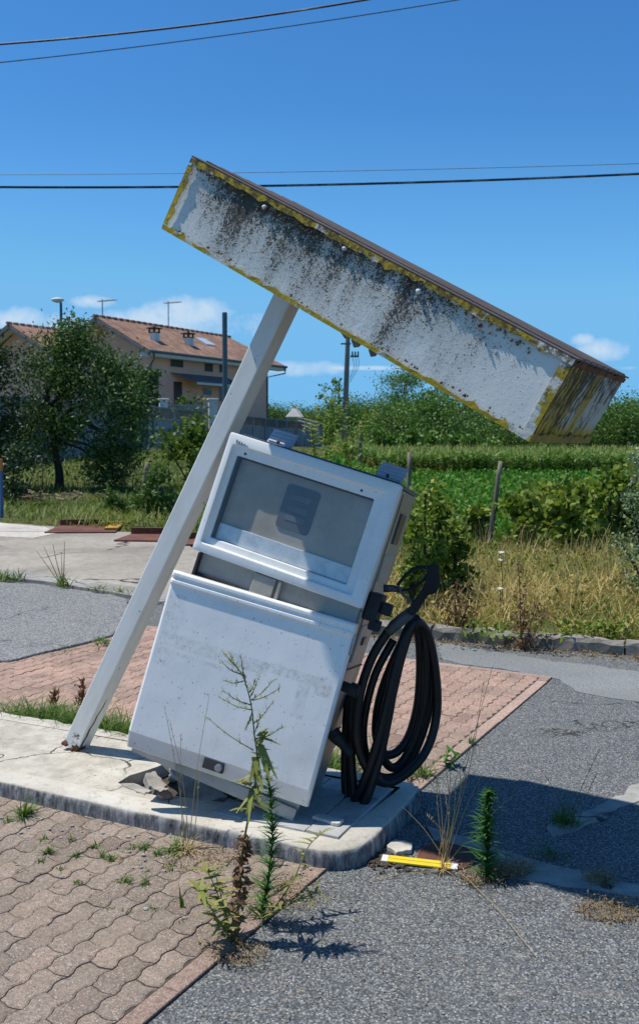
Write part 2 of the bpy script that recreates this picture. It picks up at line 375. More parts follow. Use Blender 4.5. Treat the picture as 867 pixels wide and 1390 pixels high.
plain('petal_white', [(.75, .75, .72), (.82, .82, .8)], 10, .7)

# roof tiles
m, b = newmat('roof_tiles'); v = b.obj(); o = b.sep(v)
n1 = b.noise(1.1, v, 8, .7); n2 = b.noise(5.5, v, 5, .7)
br = b.vor(3.2, b.scale(v, (1.4, 1.0, .3)), 'F1', 1)
col = b.ramp(n1, [(.3, (.20, .125, .088)), (.5, (.32, .195, .135)), (.7, (.41, .27, .20))])
col = b.mix(.55, col, b.ramp(b.sep(br)[0], [(0, (.6, .55, .55)), (1, (1.3, 1.3, 1.35))]), 'MULTIPLY')
col = b.mix(b.map(n2, .58, .7, 0, .6), col, (.11, .075, .06))
wv = b.math('SINE', b.math('MULTIPLY', o[0], 31.0)); wv2 = b.math('FRACT', b.math('MULTIPLY', o[1], 2.8))
finish(b, col, .9, 0, b.math('ADD', wv, b.math('MULTIPLY', wv2, 1.2)), .8, .03, .2)

# glass pane
m, b = newmat('window_glass'); v = b.obj()
fr = .045
gl = b.n('ShaderNodeBsdfGlossy', {'Color': (1, 1, 1), 'Roughness': .06}); trn = b.n('ShaderNodeBsdfTransparent', {'Color': (.93, .935, .93)})
df = b.n('ShaderNodeBsdfDiffuse', {'Color': (.5, .48, .43)})
mx1 = b.n('ShaderNodeMixShader', {0: fr}); b.nt.links.new(trn.outputs[0], mx1.inputs[1]); b.nt.links.new(gl.outputs[0], mx1.inputs[2])
mx2 = b.n('ShaderNodeMixShader', {0: b.map(b.noise(5, v, 7, .7),   .5, .8, .0, .05)}); b.nt.links.new(mx1.outputs[0], mx2.inputs[1]); b.nt.links.new(df.outputs[0], mx2.inputs[2])
b.nt.links.new(mx2.outputs[0], b.n('ShaderNodeOutputMaterial').inputs[0])

# foliage
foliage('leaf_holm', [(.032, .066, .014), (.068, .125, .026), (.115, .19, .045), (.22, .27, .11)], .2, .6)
foliage('leaf_dark', [(.018, .036, .010), (.036, .068, .018), (.065, .11, .03)], .1, .45)
foliage('leaf_lime', [(.05, .09, .010), (.11, .18, .020), (.19, .27, .04)], .35)
foliage('leaf_mid', [(.04, .085, .014), (.085, .155, .028), (.16, .23, .05)], .3)
foliage('leaf_vine', [(.06, .12, .012), (.14, .22, .024), (.24, .31, .045), (.38, .40, .09)], .35)
foliage('leaf_far', [(.050, .115, .020), (.105, .205, .036), (.17, .28, .06)], .25)
foliage('leaf_far_pale', [(.07, .15, .02), (.12, .23, .04), (.18, .30, .06)], .25)
foliage('leaf_silver', [(.10, .16, .05), (.20, .28, .12), (.42, .48, .33)], .2)
foliage('grass_green', [(.045, .10, .012), (.09, .17, .022), (.16, .25, .04)], .35)
foliage('grass_meadow', [(.07, .13, .018), (.125, .19, .032), (.21, .26, .06), (.40, .34, .14)], .3)
foliage('grass_dry', [(.2, .15, .06), (.36, .275, .125), (.5, .39, .2), (.6, .48, .27)], .3)
foliage('grass_verge', [(.085, .13, .018), (.17, .20, .035), (.38, .31, .09), (.60, .47, .20)], .3)
foliage('straw', [(.30, .215, .09), (.46, .35, .17), (.56, .45, .26)], .2)
foliage('dead_leaf', [(.09, .048, .022), (.19, .10, .045), (.31, .185, .085)], .15)
foliage('dead_tuft', [(.16, .11, .055), (.29, .21, .11), (.42, .32, .18)], .15)
foliage('weed_olive', [(.09, .13, .02), (.19, .22, .04), (.31, .31, .085), (.28, .19, .07)], .25)
foliage('weed_fresh', [(.035, .11, .014), (.065, .18, .024), (.12, .26, .05)], .3)
foliage('corn_leaf', [(.42, .33, .09), (.23, .27, .05), (.07, .18, .024), (.13, .26, .04), (.42, .38, .13)], .3)
foliage('soy_leaf', [(.045, .16, .012), (.085, .24, .02), (.16, .33, .04)], .3)
foliage('hedge_leaf', [(.015, .055, .008), (.03, .09, .014), (.05, .13, .02)], .2)

# ------------------------------------------------------------------ object helpers
def link(o, parent=None):
    C.objects.link(o)
    if parent is not None: o.parent = parent
    return o
def tag(o, label=None, cat=None, group=None, kind=None):
    if label: o['label'] = label
    if cat: o['category'] = cat
    if group: o['group'] = group
    if kind: o['kind'] = kind
    return o
def empty(name, loc=(0, 0, 0), rot=None, label=None, cat=None, group=None):
    o = bpy.data.objects.new(name, None); o.empty_display_size = .1; C.objects.link(o)
    o.location = loc
    if rot is not None: o.rotation_euler = rot
    return tag(o, label, cat, group)
class MB:
    def __init__(s): s.v = []; s.f = []; s.t = []
    def add(s, vs, fs, tone=.5):
        n = len(s.v); s.v += [tuple(v) for v in vs]; s.f += [tuple(i + n for i in f) for f in fs]; s.t += [tone] * len(vs)
        return s
    def box(s, x0, x1, y0, y1, z0, z1, M=None, tone=.5):
        vs = [Vector((x, y, z)) for z in (z0, z1) for y in (y0, y1) for x in (x0, x1)]
        if M is not None: vs = [M @ v for v in vs]
        return s.add(vs, [(0, 2, 3, 1), (4, 5, 7, 6), (0, 1, 5, 4), (2, 6, 7, 3), (0, 4, 6, 2), (1, 3, 7, 5)], tone)
    def prism(s, poly, z0, z1, M=None, tone=.5):
        n = len(poly)
        vs = [Vector((p[0], p[1], z0 if len(p) < 3 else p[2] + z0)) for p in poly] + [Vector((p[0], p[1], z1 if len(p) < 3 else p[2] + z1)) for p in poly]
        if M is not None: vs = [M @ v for v in vs]
        fs = [tuple(range(n - 1, -1, -1)), tuple(range(n, 2 * n))] + [(i, (i + 1) % n, n + (i + 1) % n, n + i) for i in range(n)]
        return s.add(vs, fs, tone)
    def tube(s, pts, r, n=8, tone=.5, cap=True):
        pts = [Vector(p) for p in pts]; k = len(pts)
        rs = r if isinstance(r, (list, tuple)) else [r] * k
        t0 = (pts[1] - pts[0]).normalized(); ref = Vector((0, 0, 1)) if abs(t0.z) < .9 else Vector((1, 0, 0))
        nrm = t0.cross(ref).normalized(); vs = []
        for i, p in enumerate(pts):
            t = (pts[min(i + 1, k - 1)] - pts[max(i - 1, 0)])
            if t.length < 1e-9: t = t0.copy()
            t.normalize(); nrm = (nrm - t * nrm.dot(t))
            if nrm.length < 1e-6: nrm = t.orthogonal()
            nrm.normalize(); bi = t.cross(nrm)
            for j in range(n):
                a = 2 * PI * j / n; vs.append(p + (nrm * math.cos(a) + bi * math.sin(a)) * rs[i])
        fs = [(i * n + j, i * n + (j + 1) % n, (i + 1) * n + (j + 1) % n, (i + 1) * n + j) for i in range(k - 1) for j in range(n)]
        if cap: fs += [tuple(range(n - 1, -1, -1)), tuple((k - 1) * n + j for j in range(n))]
        return s.add(vs, fs, tone)
    def lathe(s, prof, n=16, M=None, tone=.5):
        vs = []; k = len(prof)
        for (r, z) in prof:
            for j in range(n):
                a = 2 * PI * j / n; p = Vector((r * math.cos(a), r * math.sin(a), z)); vs.append(M @ p if M is not None else p)
        fs = [(i * n + j, i * n + (j + 1) % n, (i + 1) * n + (j + 1) % n, (i + 1) * n + j) for i in range(k - 1) for j in range(n)]
        fs += [tuple(range(n - 1, -1, -1)), tuple((k - 1) * n + j for j in range(n))]
        return s.add(vs, fs, tone)
    def build(s, name, mat, parent=None, bevel=0.0, smooth=False, segs=2):
        me = bpy.data.meshes.new(name); me.from_pydata(s.v, [], s.f); me.update()
        at_ = me.attributes.new('tone', 'FLOAT', 'POINT'); at_.data.foreach_set('value', s.t)
        me.materials.append(MATS[mat] if isinstance(mat, str) else mat)
        if smooth:
            me.polygons.foreach_set('use_smooth', [True] * len(me.polygons))
        o = bpy.data.objects.new(name, me); link(o, parent)
        if bevel:
            md = o.modifiers.new('bevel', 'BEVEL'); md.width = bevel; md.segments = segs; md.limit_method = 'ANGLE'; md.angle_limit = math.radians(35)
        return o
def smoothpath(pts, k=6):
    P = [Vector(p) for p in pts]; out = []
    for i in range(len(P) - 1):
        p0 = P[max(i - 1, 0)]; p1 = P[i]; p2 = P[i + 1]; p3 = P[min(i + 2, len(P) - 1)]
        for j in range(k):
            t = j / k
            out.append(.5 * ((2 * p1) + (p2 - p0) * t + (2 * p0 - 5 * p1 + 4 * p2 - p3) * t * t + (3 * p1 - p0 - 3 * p2 + p3) * t ** 3))
    out.append(P[-1]); return out
class QB:
    """fast quad batches for foliage (numpy)"""
    def __init__(s): s.V = []; s.F = []; s.T = []; s.n = 0
    def add(s, V, Fq, T):
        V = np.asarray(V, float).reshape(-1, 3); s.V.append(V); s.F.append(np.asarray(Fq) + s.n); s.T.append(np.asarray(T, float).ravel()); s.n += len(V)
    def leaves(s, cen, ln, wd, tone, droop=0.0, up=0.0, direc=None):
        cen = np.asarray(cen, float); N = len(cen)
        if N == 0: return s
        a = rng.normal(size=(N, 3)) if direc is None else np.asarray(direc, float) + rng.normal(size=(N, 3)) * .35
        a[:, 2] += up - droop; a /= np.linalg.norm(a, axis=1)[:, None]
        r = rng.normal(size=(N, 3)); bb = np.cross(a, r); bb /= np.linalg.norm(bb, axis=1)[:, None] + 1e-9
        L = (ln * rng.uniform(.6, 1.3, N))[:, None]; W = (wd * rng.uniform(.7, 1.3, N))[:, None]
        nn = np.cross(a, bb)
        V = np.stack([cen, cen + a * L * .45 + bb * W * .5 + nn * L * .06, cen + a * L, cen + a * L * .45 - bb * W * .5 + nn * L * .06], 1)
        Fq = np.arange(4 * N).reshape(N, 4)
        s.add(V, Fq, np.repeat(np.clip(tone + rng.normal(size=N) * .16, 0, 1), 4)); return s
    def blades(s, base, direc, ln, wd, bend, tone, K=4, tipw=.08):
        base = np.asarray(base, float); N = len(base)
        if N == 0: return s
        a = np.asarray(direc, float); a = a / np.linalg.norm(a, axis=1)[:, None]
        ln = np.broadcast_to(np.asarray(ln, float), (N,)); wd = np.broadcast_to(np.asarray(wd, float), (N,)); bend = np.broadcast_to(np.asarray(bend, float), (N,))
        hz = a.copy(); hz[:, 2] = 0; hl = np.linalg.norm(hz, axis=1); bad = hl < .05
        hz[bad] = rng.normal(size=(bad.sum(), 3)) * [1, 1, 0]; hz /= np.linalg.norm(hz, axis=1)[:, None] + 1e-9
        side = np.cross(hz, [0, 0, 1.0]); th = rng.uniform(-.9, .9, N)[:, None]; side = side * np.cos(th) + hz * np.sin(th)
        V = []
        for k in range(K + 1):
            t = k / K
            c = base + a * (ln * t)[:, None] + (hz * .7 - np.array([0, 0, .8])) * (ln * bend * t * t)[:, None]
            wk = wd * (tipw + (1 - tipw) * (1 - t ** 1.6)) * .5
            V += [c - side * wk[:, None], c + side * wk[:, None]]
        V = np.stack(V, 1)
        q = np.array([[2 * k, 2 * k + 1, 2 * k + 3, 2 * k + 2] for k in range(K)])
        Fq = (np.arange(N)[:, None, None] * (2 * (K + 1)) + q[None]).reshape(-1, 4)
        s.add(V, Fq, np.repeat(np.clip(np.broadcast_to(tone, (N,)) + rng.normal(size=N) * .12, 0, 1), 2 * (K + 1))); return s
    def build(s, name, mat, parent=None):
        V = np.concatenate(s.V); Fq = np.concatenate(s.F).astype(np.int32); T = np.concatenate(s.T)
        me = bpy.data.meshes.new(name); me.vertices.add(len(V)); me.vertices.foreach_set('co', V.astype(np.float32).ravel())
        me.loops.add(Fq.size); me.loops.foreach_set('vertex_index', Fq.ravel())
        me.polygons.add(len(Fq)); me.polygons.foreach_set('loop_start', np.arange(0, Fq.size, 4, dtype=np.int32))
        me.update(calc_edges=True)
        at_ = me.attributes.new('tone', 'FLOAT', 'POINT'); at_.data.foreach_set('value', T.astype(np.float32))
        me.materials.append(MATS[mat]); o = bpy.data.objects.new(name, me); link(o, parent); return o
def updirs(N, spread=.35):
    a = rng.normal(size=(N, 3)) * spread; a[:, 2] = 1; return a
def copy_tree(o, parent=None):
    c = o.copy(); C.objects.link(c)
    if parent is not None: c.parent = parent
    for ch in [x for x in bpy.data.objects if x.parent == o]: copy_tree(ch, c)
    return c
def sst(a, b_, x):
    t = min(1, max(0, (x - a) / (b_ - a))); return t * t * (3 - 2 * t)

# ------------------------------------------------------------------ ground layout
DV = Vector((.90, -.435)).normalized(); PV = Vector((.435, .90)).normalized()     # island / paving axes
kerbA = gp(580, 868).to_2d(); kerbB = gp(867, 891).to_2d(); KD = (kerbB - kerbA).normalized()
kerb0 = kerbA - KD * .75; kerb1 = kerbA + KD * 7.0
slabR = gp(232, 729).to_2d(); slabL = gp(0, 711).to_2d()
TARMAC = [Vector((-14, -4)), Vector((9, -4)), Vector((9, 3)), kerb1, kerb0, slabR, slabL, slabL + (slabL - slabR) * 2.2]
def inside(p, poly):
    r = False; n = len(poly)
    for i in range(n):
        a, c = poly[i], poly[(i + 1) % n]
        if (a.y > p.y) != (c.y > p.y) and p.x < (c.x - a.x) * (p.y - a.y) / (c.y - a.y) + a.x: r = not r
    return r
def pdist(p, poly):
    best = 1e9; n = len(poly)
    for i in range(n):
        a, c = poly[i], poly[(i + 1) % n]; e = c - a; t = max(0, min(1, (p - a).dot(e) / e.length_squared))
        best = min(best, (a + e * t - p).length)
    return best
def zt(x, y):
    k = sst(-.03, .08, x / max(y, 1)); l = .9 * sst(16, 42, y); r = -.6 * sst(9, 20, y)
    return l * (1 - k) + r * k
def gz(x, y):
    p = Vector((x, y))
    if y > 40: return zt(x, y)
    dd = pdist(p, TARMAC)
    if inside(p, TARMAC): return -.04
    return -.04 + (zt(x, y) + .04 + .09 * math.exp(-dd / 4)) * sst(0, .3, dd)

# terrain sheet
ys = [-6 + .8 * i for i in range(16)] + [6.8 + .3 * i for i in range(50)] + [22 + 1.2 * i for i in range(34)] + [64 + 14 * i for i in range(12)] + [260, 400, 700, 1200, 2500]
xs_ = [-14 + .45 * i for i in range(64)]; xs_ = [-2500, -900, -350, -150, -90, -60, -40, -28, -20, -17] + xs_ + [17, 20, 28, 40, 60, 90, 150, 350, 900, 2500]
vs = [(x, y, gz(x, y)) for y in ys for x in xs_]; nx = len(xs_)
mb = MB(); mb.add(vs, [(j * nx + i, j * nx + i + 1, (j + 1) * nx + i + 1, (j + 1) * nx + i) for j in range(len(ys) - 1) for i in range(nx - 1)])
m, b = newmat('meadow_ground'); v = b.obj()
col = b.ramp(b.noise(.6, v, 8, .7), [(.3, (.05, .07, .02)), (.5, (.075, .085, .03)), (.7, (.14, .12, .055))])
finish(b, col, .95, 0, b.noise(9, v, 6), .6, .05, .1)
tag(mb.build('ground', 'meadow_ground', None, smooth=True), kind='structure')

def sheet(name, poly, z, mat, thick=0.03):
    mb = MB(); mb.prism([(p[0], p[1]) for p in poly], z - thick, z); return tag(mb.build(name, mat), kind='structure')
sheet('asphalt', [(-13, -4), (8.5, -4), (8.5, 3.2), tuple(kerb1), tuple(kerb0), (-.9, 9.4), (-3.2, 10.6), (-13, 12)], -.002, 'asphalt', .02)

# pavers
pR = gp(310, 1295).to_2d(); pR2 = gp(750, 920).to_2d()
PVP = (pR2 - pR).normalized(); DVP = Vector((PVP.y, -PVP.x))
def uv(x, y):
    q = Vector((x, y)) - pR; return q.dot(DVP), q.dot(PVP)
def xy(u, v): p = pR + DVP * u + PVP * v; return p
Lu = uv(*gp(0, 901).to_2d())[0]; Vmax = uv(*pR2)[1]; Vmin = -2.2
Lu = -3.58; Vmax = Vmax - .07
mb = MB()
PL, PW, GAP = .184, .092, .0036
ISL_C = Vector((.1274, 3.3878))
def isl_uv(x, y):
    q = Vector((x, y)) - ISL_C; return q.dot(DV), q.dot(PV)
rows = int((-.074 - Lu) / PW)
for r in range(rows):
    v0 = -.074 - (r + 1) * PW; off = (r % 2) * PL * .5
    n = int((Vmax - Vmin) / PL) + 2
    for i in range(n):
        u1 = Vmax - i * PL + off; u0 = u1 - PL
        u1 = min(u1, Vmax); u0 = max(u0, Vmin)
        if u1 - u0 < .03: continue
        c = xy(v0 + PW / 2, (u0 + u1) / 2); iu, iv = isl_uv(*c)
        if -3.3 < iu < -.1 and .1 < iv < .72: continue
        if c.y < .6: continue
        loop = []
        for (ax, ay, bx, by, k) in ((u0, v0, u1, v0, 8), (u1, v0, u1, v0 + PW, 4), (u1, v0 + PW, u0, v0 + PW, 8), (u0, v0 + PW, u0, v0, 4)):
            for q in range(k): loop.append((ax + (bx - ax) * q / k, ay + (by - ay) * q / k))
        cu, cv = (u0 + u1) / 2, v0 + PW / 2
        tz = rnd.gauss(0, .0010); tx, ty = rnd.gauss(0, .008), rnd.gauss(0, .013)
        ring = []
        for ins, dz in ((GAP * .5, -.02), (GAP * .5, -.0028), (GAP * .5 + .006, 0.0)):
            for (a, e) in loop:
                sa = a + (ins if a < cu - 1e-6 else -ins) * (1 if abs(a - cu) > (u1 - u0) / 2 - 1e-6 else (abs(a - cu) / ((u1 - u0) / 2)))
                se = e + (ins if e < cv - 1e-6 else -ins) * (1 if abs(e - cv) > PW / 2 - 1e-6 else (abs(e - cv) / (PW / 2)))
                wu = sa + .0055 * math.sin(2 * PI * se / PW); wvv = se + .0085 * math.sin(2 * PI * sa / (PL * .5))
                p = xy(wvv, wu)
                ring.append((p.x, p.y, .011 + tz + dz + (sa - cu) * tx + (se - cv) * ty))
        k = len(loop)
        fs = [(q, k + q, k + (q + 1) % k, (q + 1) % k) for q in range(k)] + [(k + q, 2 * k + q, 2 * k + (q + 1) % k, k + (q + 1) % k) for q in range(k)] + [tuple(range(3 * k - 1, 2 * k - 1, -1))]
        mb.add(ring, fs, min(1, max(0, rnd.gauss(.5, .22))))
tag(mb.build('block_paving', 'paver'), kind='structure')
sheet('joint_sand', [tuple(xy(Lu, Vmin)), tuple(xy(0, Vmin)), tuple(xy(0, Vmax)), tuple(xy(Lu, Vmax))], .0052, 'joint_sand', .01)
mb = MB(); vv = Vmin
while vv < Vmax:
    L = min(rnd.uniform(.95, 1.0), Vmax + .068 - vv); jz = rnd.gauss(0, .0008); ju = rnd.gauss(0, .003)
    if True:
        P = [xy(-.068 + ju, vv + .002), xy(-.002 + ju, vv + .002), xy(-.002 + ju, vv + L - .002), xy(-.068 + ju, vv + L - .002)]
        mb.prism([tuple(p) for p in P], -.04, .0095 + jz, tone=rnd.random())
    vv += L
uu = Lu
while uu < -.1:
    P = [xy(uu + .002, Vmax + .006), xy(min(uu + .995, -.003), Vmax + .006), xy(min(uu + .995, -.003), Vmax + .066), xy(uu + .002, Vmax + .066)]
    mb.prism([tuple(p) for p in P], -.04, .0095 + rnd.gauss(0, .0008), tone=rnd.random()); uu += 1.0
tag(mb.build('paving_edging', 'paver_edging', bevel=.004), kind='structure')

# asphalt overlay patch on the left with a ragged lifted edge
P = [gp(*q) for q in ((-60, 790), (60, 797), (168, 815), (195, 842), (150, 866), (112, 878), (70, 888), (30, 897), (0, 903), (-80, 925))]
P = [Vector((p.x, p.y)) for p in P]; poly = []
for i in range(len(P)):
    a, c = P[i], P[(i + 1) % len(P)]; k = max(2, int((c - a).length / .12))
    for q in range(k):
        p = a + (c - a) * (q / k); poly.append((p.x + rnd.gauss(0, .022), p.y + rnd.gauss(0, .022)))
mb = MB(); mb.prism(poly, -.02, .03); tag(mb.build('asphalt_patch', 'asphalt_patch', bevel=.01), kind='structure')

# concrete strip and slab on the left
sp = [gp(*q).to_2d() for q in ((-80, 778), (60, 793), (175, 812), (240, 826), (330, 842), (330, 828), (240, 812), (175, 800), (60, 783), (-80, 768))]
sheet('concrete_strip', [tuple(p) for p in sp], .035, 'strip_concrete', .06)
sl_ = [gp(*q).to_2d() for q in ((-80, 768), (60, 783), (175, 800), (240, 812), (400, 838))] + [kerb0 + Vector((-.05, .1)), slabR, slabL, slabL + (slabL - slabR) * 2]
sheet('concrete_slab', [tuple(p) for p in sl_], .028, 'slab_concrete', .08)
br_ = [gp(*q).to_2d() for q in ((-60, 712), (0, 712), (62, 718), (78, 726), (45, 733), (0, 731), (-60, 730))]
sheet('concrete_apron', [tuple(p) for p in br_], .033, 'slab_bright', .02)
# old concrete gutter strips in the asphalt on the right
def ragged(pts, j):
    out = []
    for i in range(len(pts)):
        a, c = pts[i], pts[(i + 1) % len(pts)]; k = max(1, int((c - a).length / .08))
        for q in range(k):
            p = a + (c - a) * (q / k); out.append((p.x + rnd.gauss(0, j), p.y + rnd.gauss(0, j)))
    return out
for nm, q in (('concrete_gutter', ((585, 1124), (640, 1140), (700, 1160), (780, 1182), (900, 1212), (900, 1228), (760, 1200), (700, 1190), (650, 1166), (590, 1140))),
              ('concrete_gutter', ((735, 1122), (790, 1103), (900, 1052), (900, 1072), (860, 1090), (800, 1120), (745, 1135)))):
    sheet(nm, ragged([gp(*t).to_2d() for t in q], .012), .002, 'strip_concrete', .02)
# asphalt lighter old part near the kerb
sheet('worn_asphalt', [tuple(p) for p in ragged([gp(*t).to_2d() for t in ((590, 872), (640, 880), (760, 899), (900, 916), (900, 960), (790, 940), (754, 922), (600, 896))], .02)], .002, 'asphalt_old', .01)

# far kerbstones on the right
kl = (kerb1 - kerb0).length; s0 = 0; i = 0
while s0 < 5.2:
    L = rnd.choice((.62, .7, .78, .5)); 
    a = kerb0 + KD * (s0 + .008); c = kerb0 + KD * (s0 + L - .008); nrm = Vector((-KD.y, KD.x))
    mb = MB(); sub = 8; prof = ((0, -.05), (0, .075), (.02, .098), (.11, .10), (.13, .085), (.13, -.05))
    vs = []; 
    for q in range(sub + 1):
        p = a + (c - a) * (q / sub)
        for (o1, z1) in prof:
            j = rnd.gauss(0, .006); vs.append((p.x + nrm.x * (o1 + j), p.y + nrm.y * (o1 + j), z1 + (rnd.gauss(0, .007) if z1 > 0 else 0)))
    k = len(prof); fs = [(q * k + e, (q + 1) * k + e, (q + 1) * k + e + 1, q * k + e + 1) for q in range(sub) for e in range(k - 1)] + [tuple(range(k)), tuple(sub * k + e for e in range(k - 1, -1, -1))]
    mb.add(vs, fs)
    tag(mb.build('kerb_stone', 'old_kerb'), 'stained grey kerbstone along the front of the dry grass verge', 'kerbstone', 'kerbstones in front of the dry verge')
    s0 += L; i += 1

# ------------------------------------------------------------------ island
root = empty('pump_island', (ISL_C.x, ISL_C.y, 0), (0, 0, math.atan2(DV.y, DV.x)), 'low white painted concrete island with kerb under the leaning pump and canopy post', 'traffic island')
# local: x along DV (negative to the left), y along PV, top at .11
WI, LI, TOP = .8156, 3.4, .08
def rring(off, r):
    pts = []
    def arc(cx, cy, a0, a1, rr, k=7):
        for q in range(k + 1):
            a = math.radians(a0 + (a1 - a0) * q / k); pts.append((cx + rr * math.cos(a), cy + rr * math.sin(a)))
    rr = max(.01, r - off)
    arc(-r, r, -90, 0, rr); arc(-.10, WI - .10, 0, 90, max(.01, .10 - off))
    pts.append((-LI + off, WI - off)); pts.append((-LI + off, off))
    return pts
rings = [(0.0, 0.0, -.05), (0.0, 0, .048), (.005, 0, .070), (.014, 0, TOP), (.125, 0, TOP)]
mb = MB(); k = None; vs = []
def dens(pts):
    out = []
    n = len(pts)
    for i in range(n):
        a, c = Vector(pts[i]), Vector(pts[(i + 1) % n]); m_ = max(1, int((c - a).length / .06))
        for q in range(m_): out.append(tuple(a + (c - a) * (q / m_)))
    return out
base = rring(0, .19)
nseg = []
for i in range(len(base)):
    a, c = Vector(base[i]), Vector(base[(i + 1) % len(base)]); nseg.append(max(1, int((c - a).length / .06)))
for (off, _, z) in rings:
    pts = rring(off, .19); n = 0
    for i in range(len(pts)):
        a, c = Vector(pts[i]), Vector(pts[(i + 1) % len(pts)])
        for q in range(nseg[i]):
            p = a + (c - a) * (q / nseg[i])
            j = .0035 if z > .05 and off < .1 else 0
            vs.append((p.x + rnd.gauss(0, j), p.y + rnd.gauss(0, j), z + rnd.gauss(0, j * .6))); n += 1
fs = [(r * n + i, r * n + (i + 1) % n, (r + 1) * n + (i + 1) % n, (r + 1) * n + i) for r in range(len(rings) - 1) for i in range(n)]
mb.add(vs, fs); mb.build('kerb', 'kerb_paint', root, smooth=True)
IM = Matrix.Translation((ISL_C.x, ISL_C.y, 0)) @ Matrix.Rotation(math.atan2(DV.y, DV.x), 4, 'Z'); IMI = IM.inverted()
def il(px, py, z=TOP):
    p = IMI @ gp(px, py, z); return (p.x, p.y)
# slab with a jagged broken hole under the pump
hole = [il(*q) for q in ((160, 1062), (176, 1052), (196, 1046), (214, 1040), (236, 1030), (300, 1040), (380, 1062), (398, 1094), (372, 1092), (340, 1089), (305, 1088), (282, 1086), (262, 1083), (240, 1080), (222, 1082), (204, 1077), (186, 1076), (178, 1068))]
slo = [(-.112, .112), (-.112, WI - .112), (-LI + .115, WI - .112), (-LI + .115, .112)]
# key-hole polygon: outer (ccw) + hole (cw)
def area(p): return sum(p[i][0] * p[(i + 1) % len(p)][1] - p[(i + 1) % len(p)][0] * p[i][1] for i in range(len(p)))
outer = slo if area(slo) > 0 else slo[::-1]
hl = hole if area(hole) < 0 else hole[::-1]
from mathutils.geometry import delaunay_2d_cdt
ov = [Vector(p) for p in outer] + [Vector(p) for p in hl]
no, nh = len(outer), len(hl)
edges = [(i, (i + 1) % no) for i in range(no)] + [(no + i, no + (i + 1) % nh) for i in range(nh)]
rv, re_, rf, _, _, _ = delaunay_2d_cdt(ov, edges, [], 1, 1e-5)
mb = MB(); hp = [Vector(p) for p in hl]
keep = [f for f in rf if not inside(sum((rv[i] for i in f), Vector((0, 0))) / len(f), hp)]
mb.add([(p.x, p.y, TOP - .002) for p in rv], keep)
mb.add([(p[0], p[1], TOP - .002) for p in hl] + [(p[0] + rnd.gauss(0, .008), p[1] + rnd.gauss(0, .008), TOP - .07) for p in hl], [(i, (i + 1) % nh, nh + (i + 1) % nh, nh + i) for i in range(nh)])
mb.build('slab', 'island_concrete', root)
mb = MB(); mb.box(-LI + .14, -.14, .14, WI - .14, -.02, .016); mb.build('bedding', 'soil', root)
# thin square slabs set at the right end
tl = MB(); ts = .145
for i in range(4):
    for j in range(4):
        x1 = -.116 - i * ts; y0 = .116 + j * (ts * .97)
        if i == 3 and j > 0: continue
        z = TOP + .004 + rnd.gauss(0, .002)
        M = Matrix.Translation((x1 - ts / 2, y0 + ts * .485, z)) @ Euler((rnd.gauss(0, .014), rnd.gauss(0, .014), rnd.gauss(0, .012))).to_matrix().to_4x4()
        tl.box(-ts / 2 + .003, ts / 2 - .003, -ts * .485 + .002, ts * .485 - .002, -.03, .004, M, rnd.random())
tl.build('tile_paving', 'grey_slab', root, bevel=.002)

# broken bits
def chunk(name, pts, z0, th, mat, label, cat, rot=(0, 0, 0), group=None):
    c = sum((Vector(p) for p in pts), Vector((0, 0))) / len(pts)
    poly = []
    for i in range(len(pts)):
        a, e = Vector(pts[i]) - c, Vector(pts[(i + 1) % len(pts)]) - c
        for q in range(4):
            p = a + (e - a) * (q / 4); poly.append((p.x + rnd.gauss(0, .004), p.y + rnd.gauss(0, .004)))
    mb = MB(); mb.prism(poly, 0, th)
    o = mb.build(name, mat, bevel=.003); o.location = (c.x, c.y, z0); o.rotation_euler = rot
    return tag(o, label, cat, group)
g2 = lambda px, py, z=TOP: tuple(gp(px, py, z).to_2d())
chunk('broken_slab', [g2(212, 1046), g2(226, 1040), g2(268, 1056), g2(262, 1066), g2(246, 1062)], .095, .022, 'broken_concrete', 'tilted thin piece of broken concrete wedged under the left of the pump', 'concrete piece', (.30, .12, 0))
chunk('broken_slab', [g2(164, 1064), g2(182, 1063), g2(206, 1073), g2(196, 1078), g2(176, 1071)], .06, .022, 'broken_concrete', 'flat grey concrete piece at the left tip of the broken hole', 'concrete piece', (-.06, .05, 0))
chunk('broken_slab', [g2(255, 1058), g2(300, 1068), g2(306, 1080), g2(270, 1082), g2(250, 1070)], .03, .05, 'broken_concrete', 'thick grey concrete lump in shade in the middle of the broken hole', 'concrete piece', (.25, -.16, .2))
chunk('broken_slab', [g2(196, 1050), g2(212, 1046), g2(224, 1056), g2(212, 1064), g2(198, 1060)], .03, .035, 'broken_concrete', 'small mossy concrete lump sunk in the back left of the broken hole', 'concrete piece', (.2, .3, .2))
chunk('brick_fragment', [g2(214, 1080), g2(232, 1078), g2(234, 1084), g2(216, 1086)], TOP, .016, 'terracotta', 'small orange brick fragment lying beside the broken hole', 'brick fragment', (0, .08, .1))
chunk('loose_slab', [g2(424, 1117), g2(433, 1112), g2(466, 1120), g2(460, 1126)], TOP + .012, .014, 'slab_bright', 'loose white slab lying on the grey tiles at the island corner', 'paving slab', (.02, .01, 0))
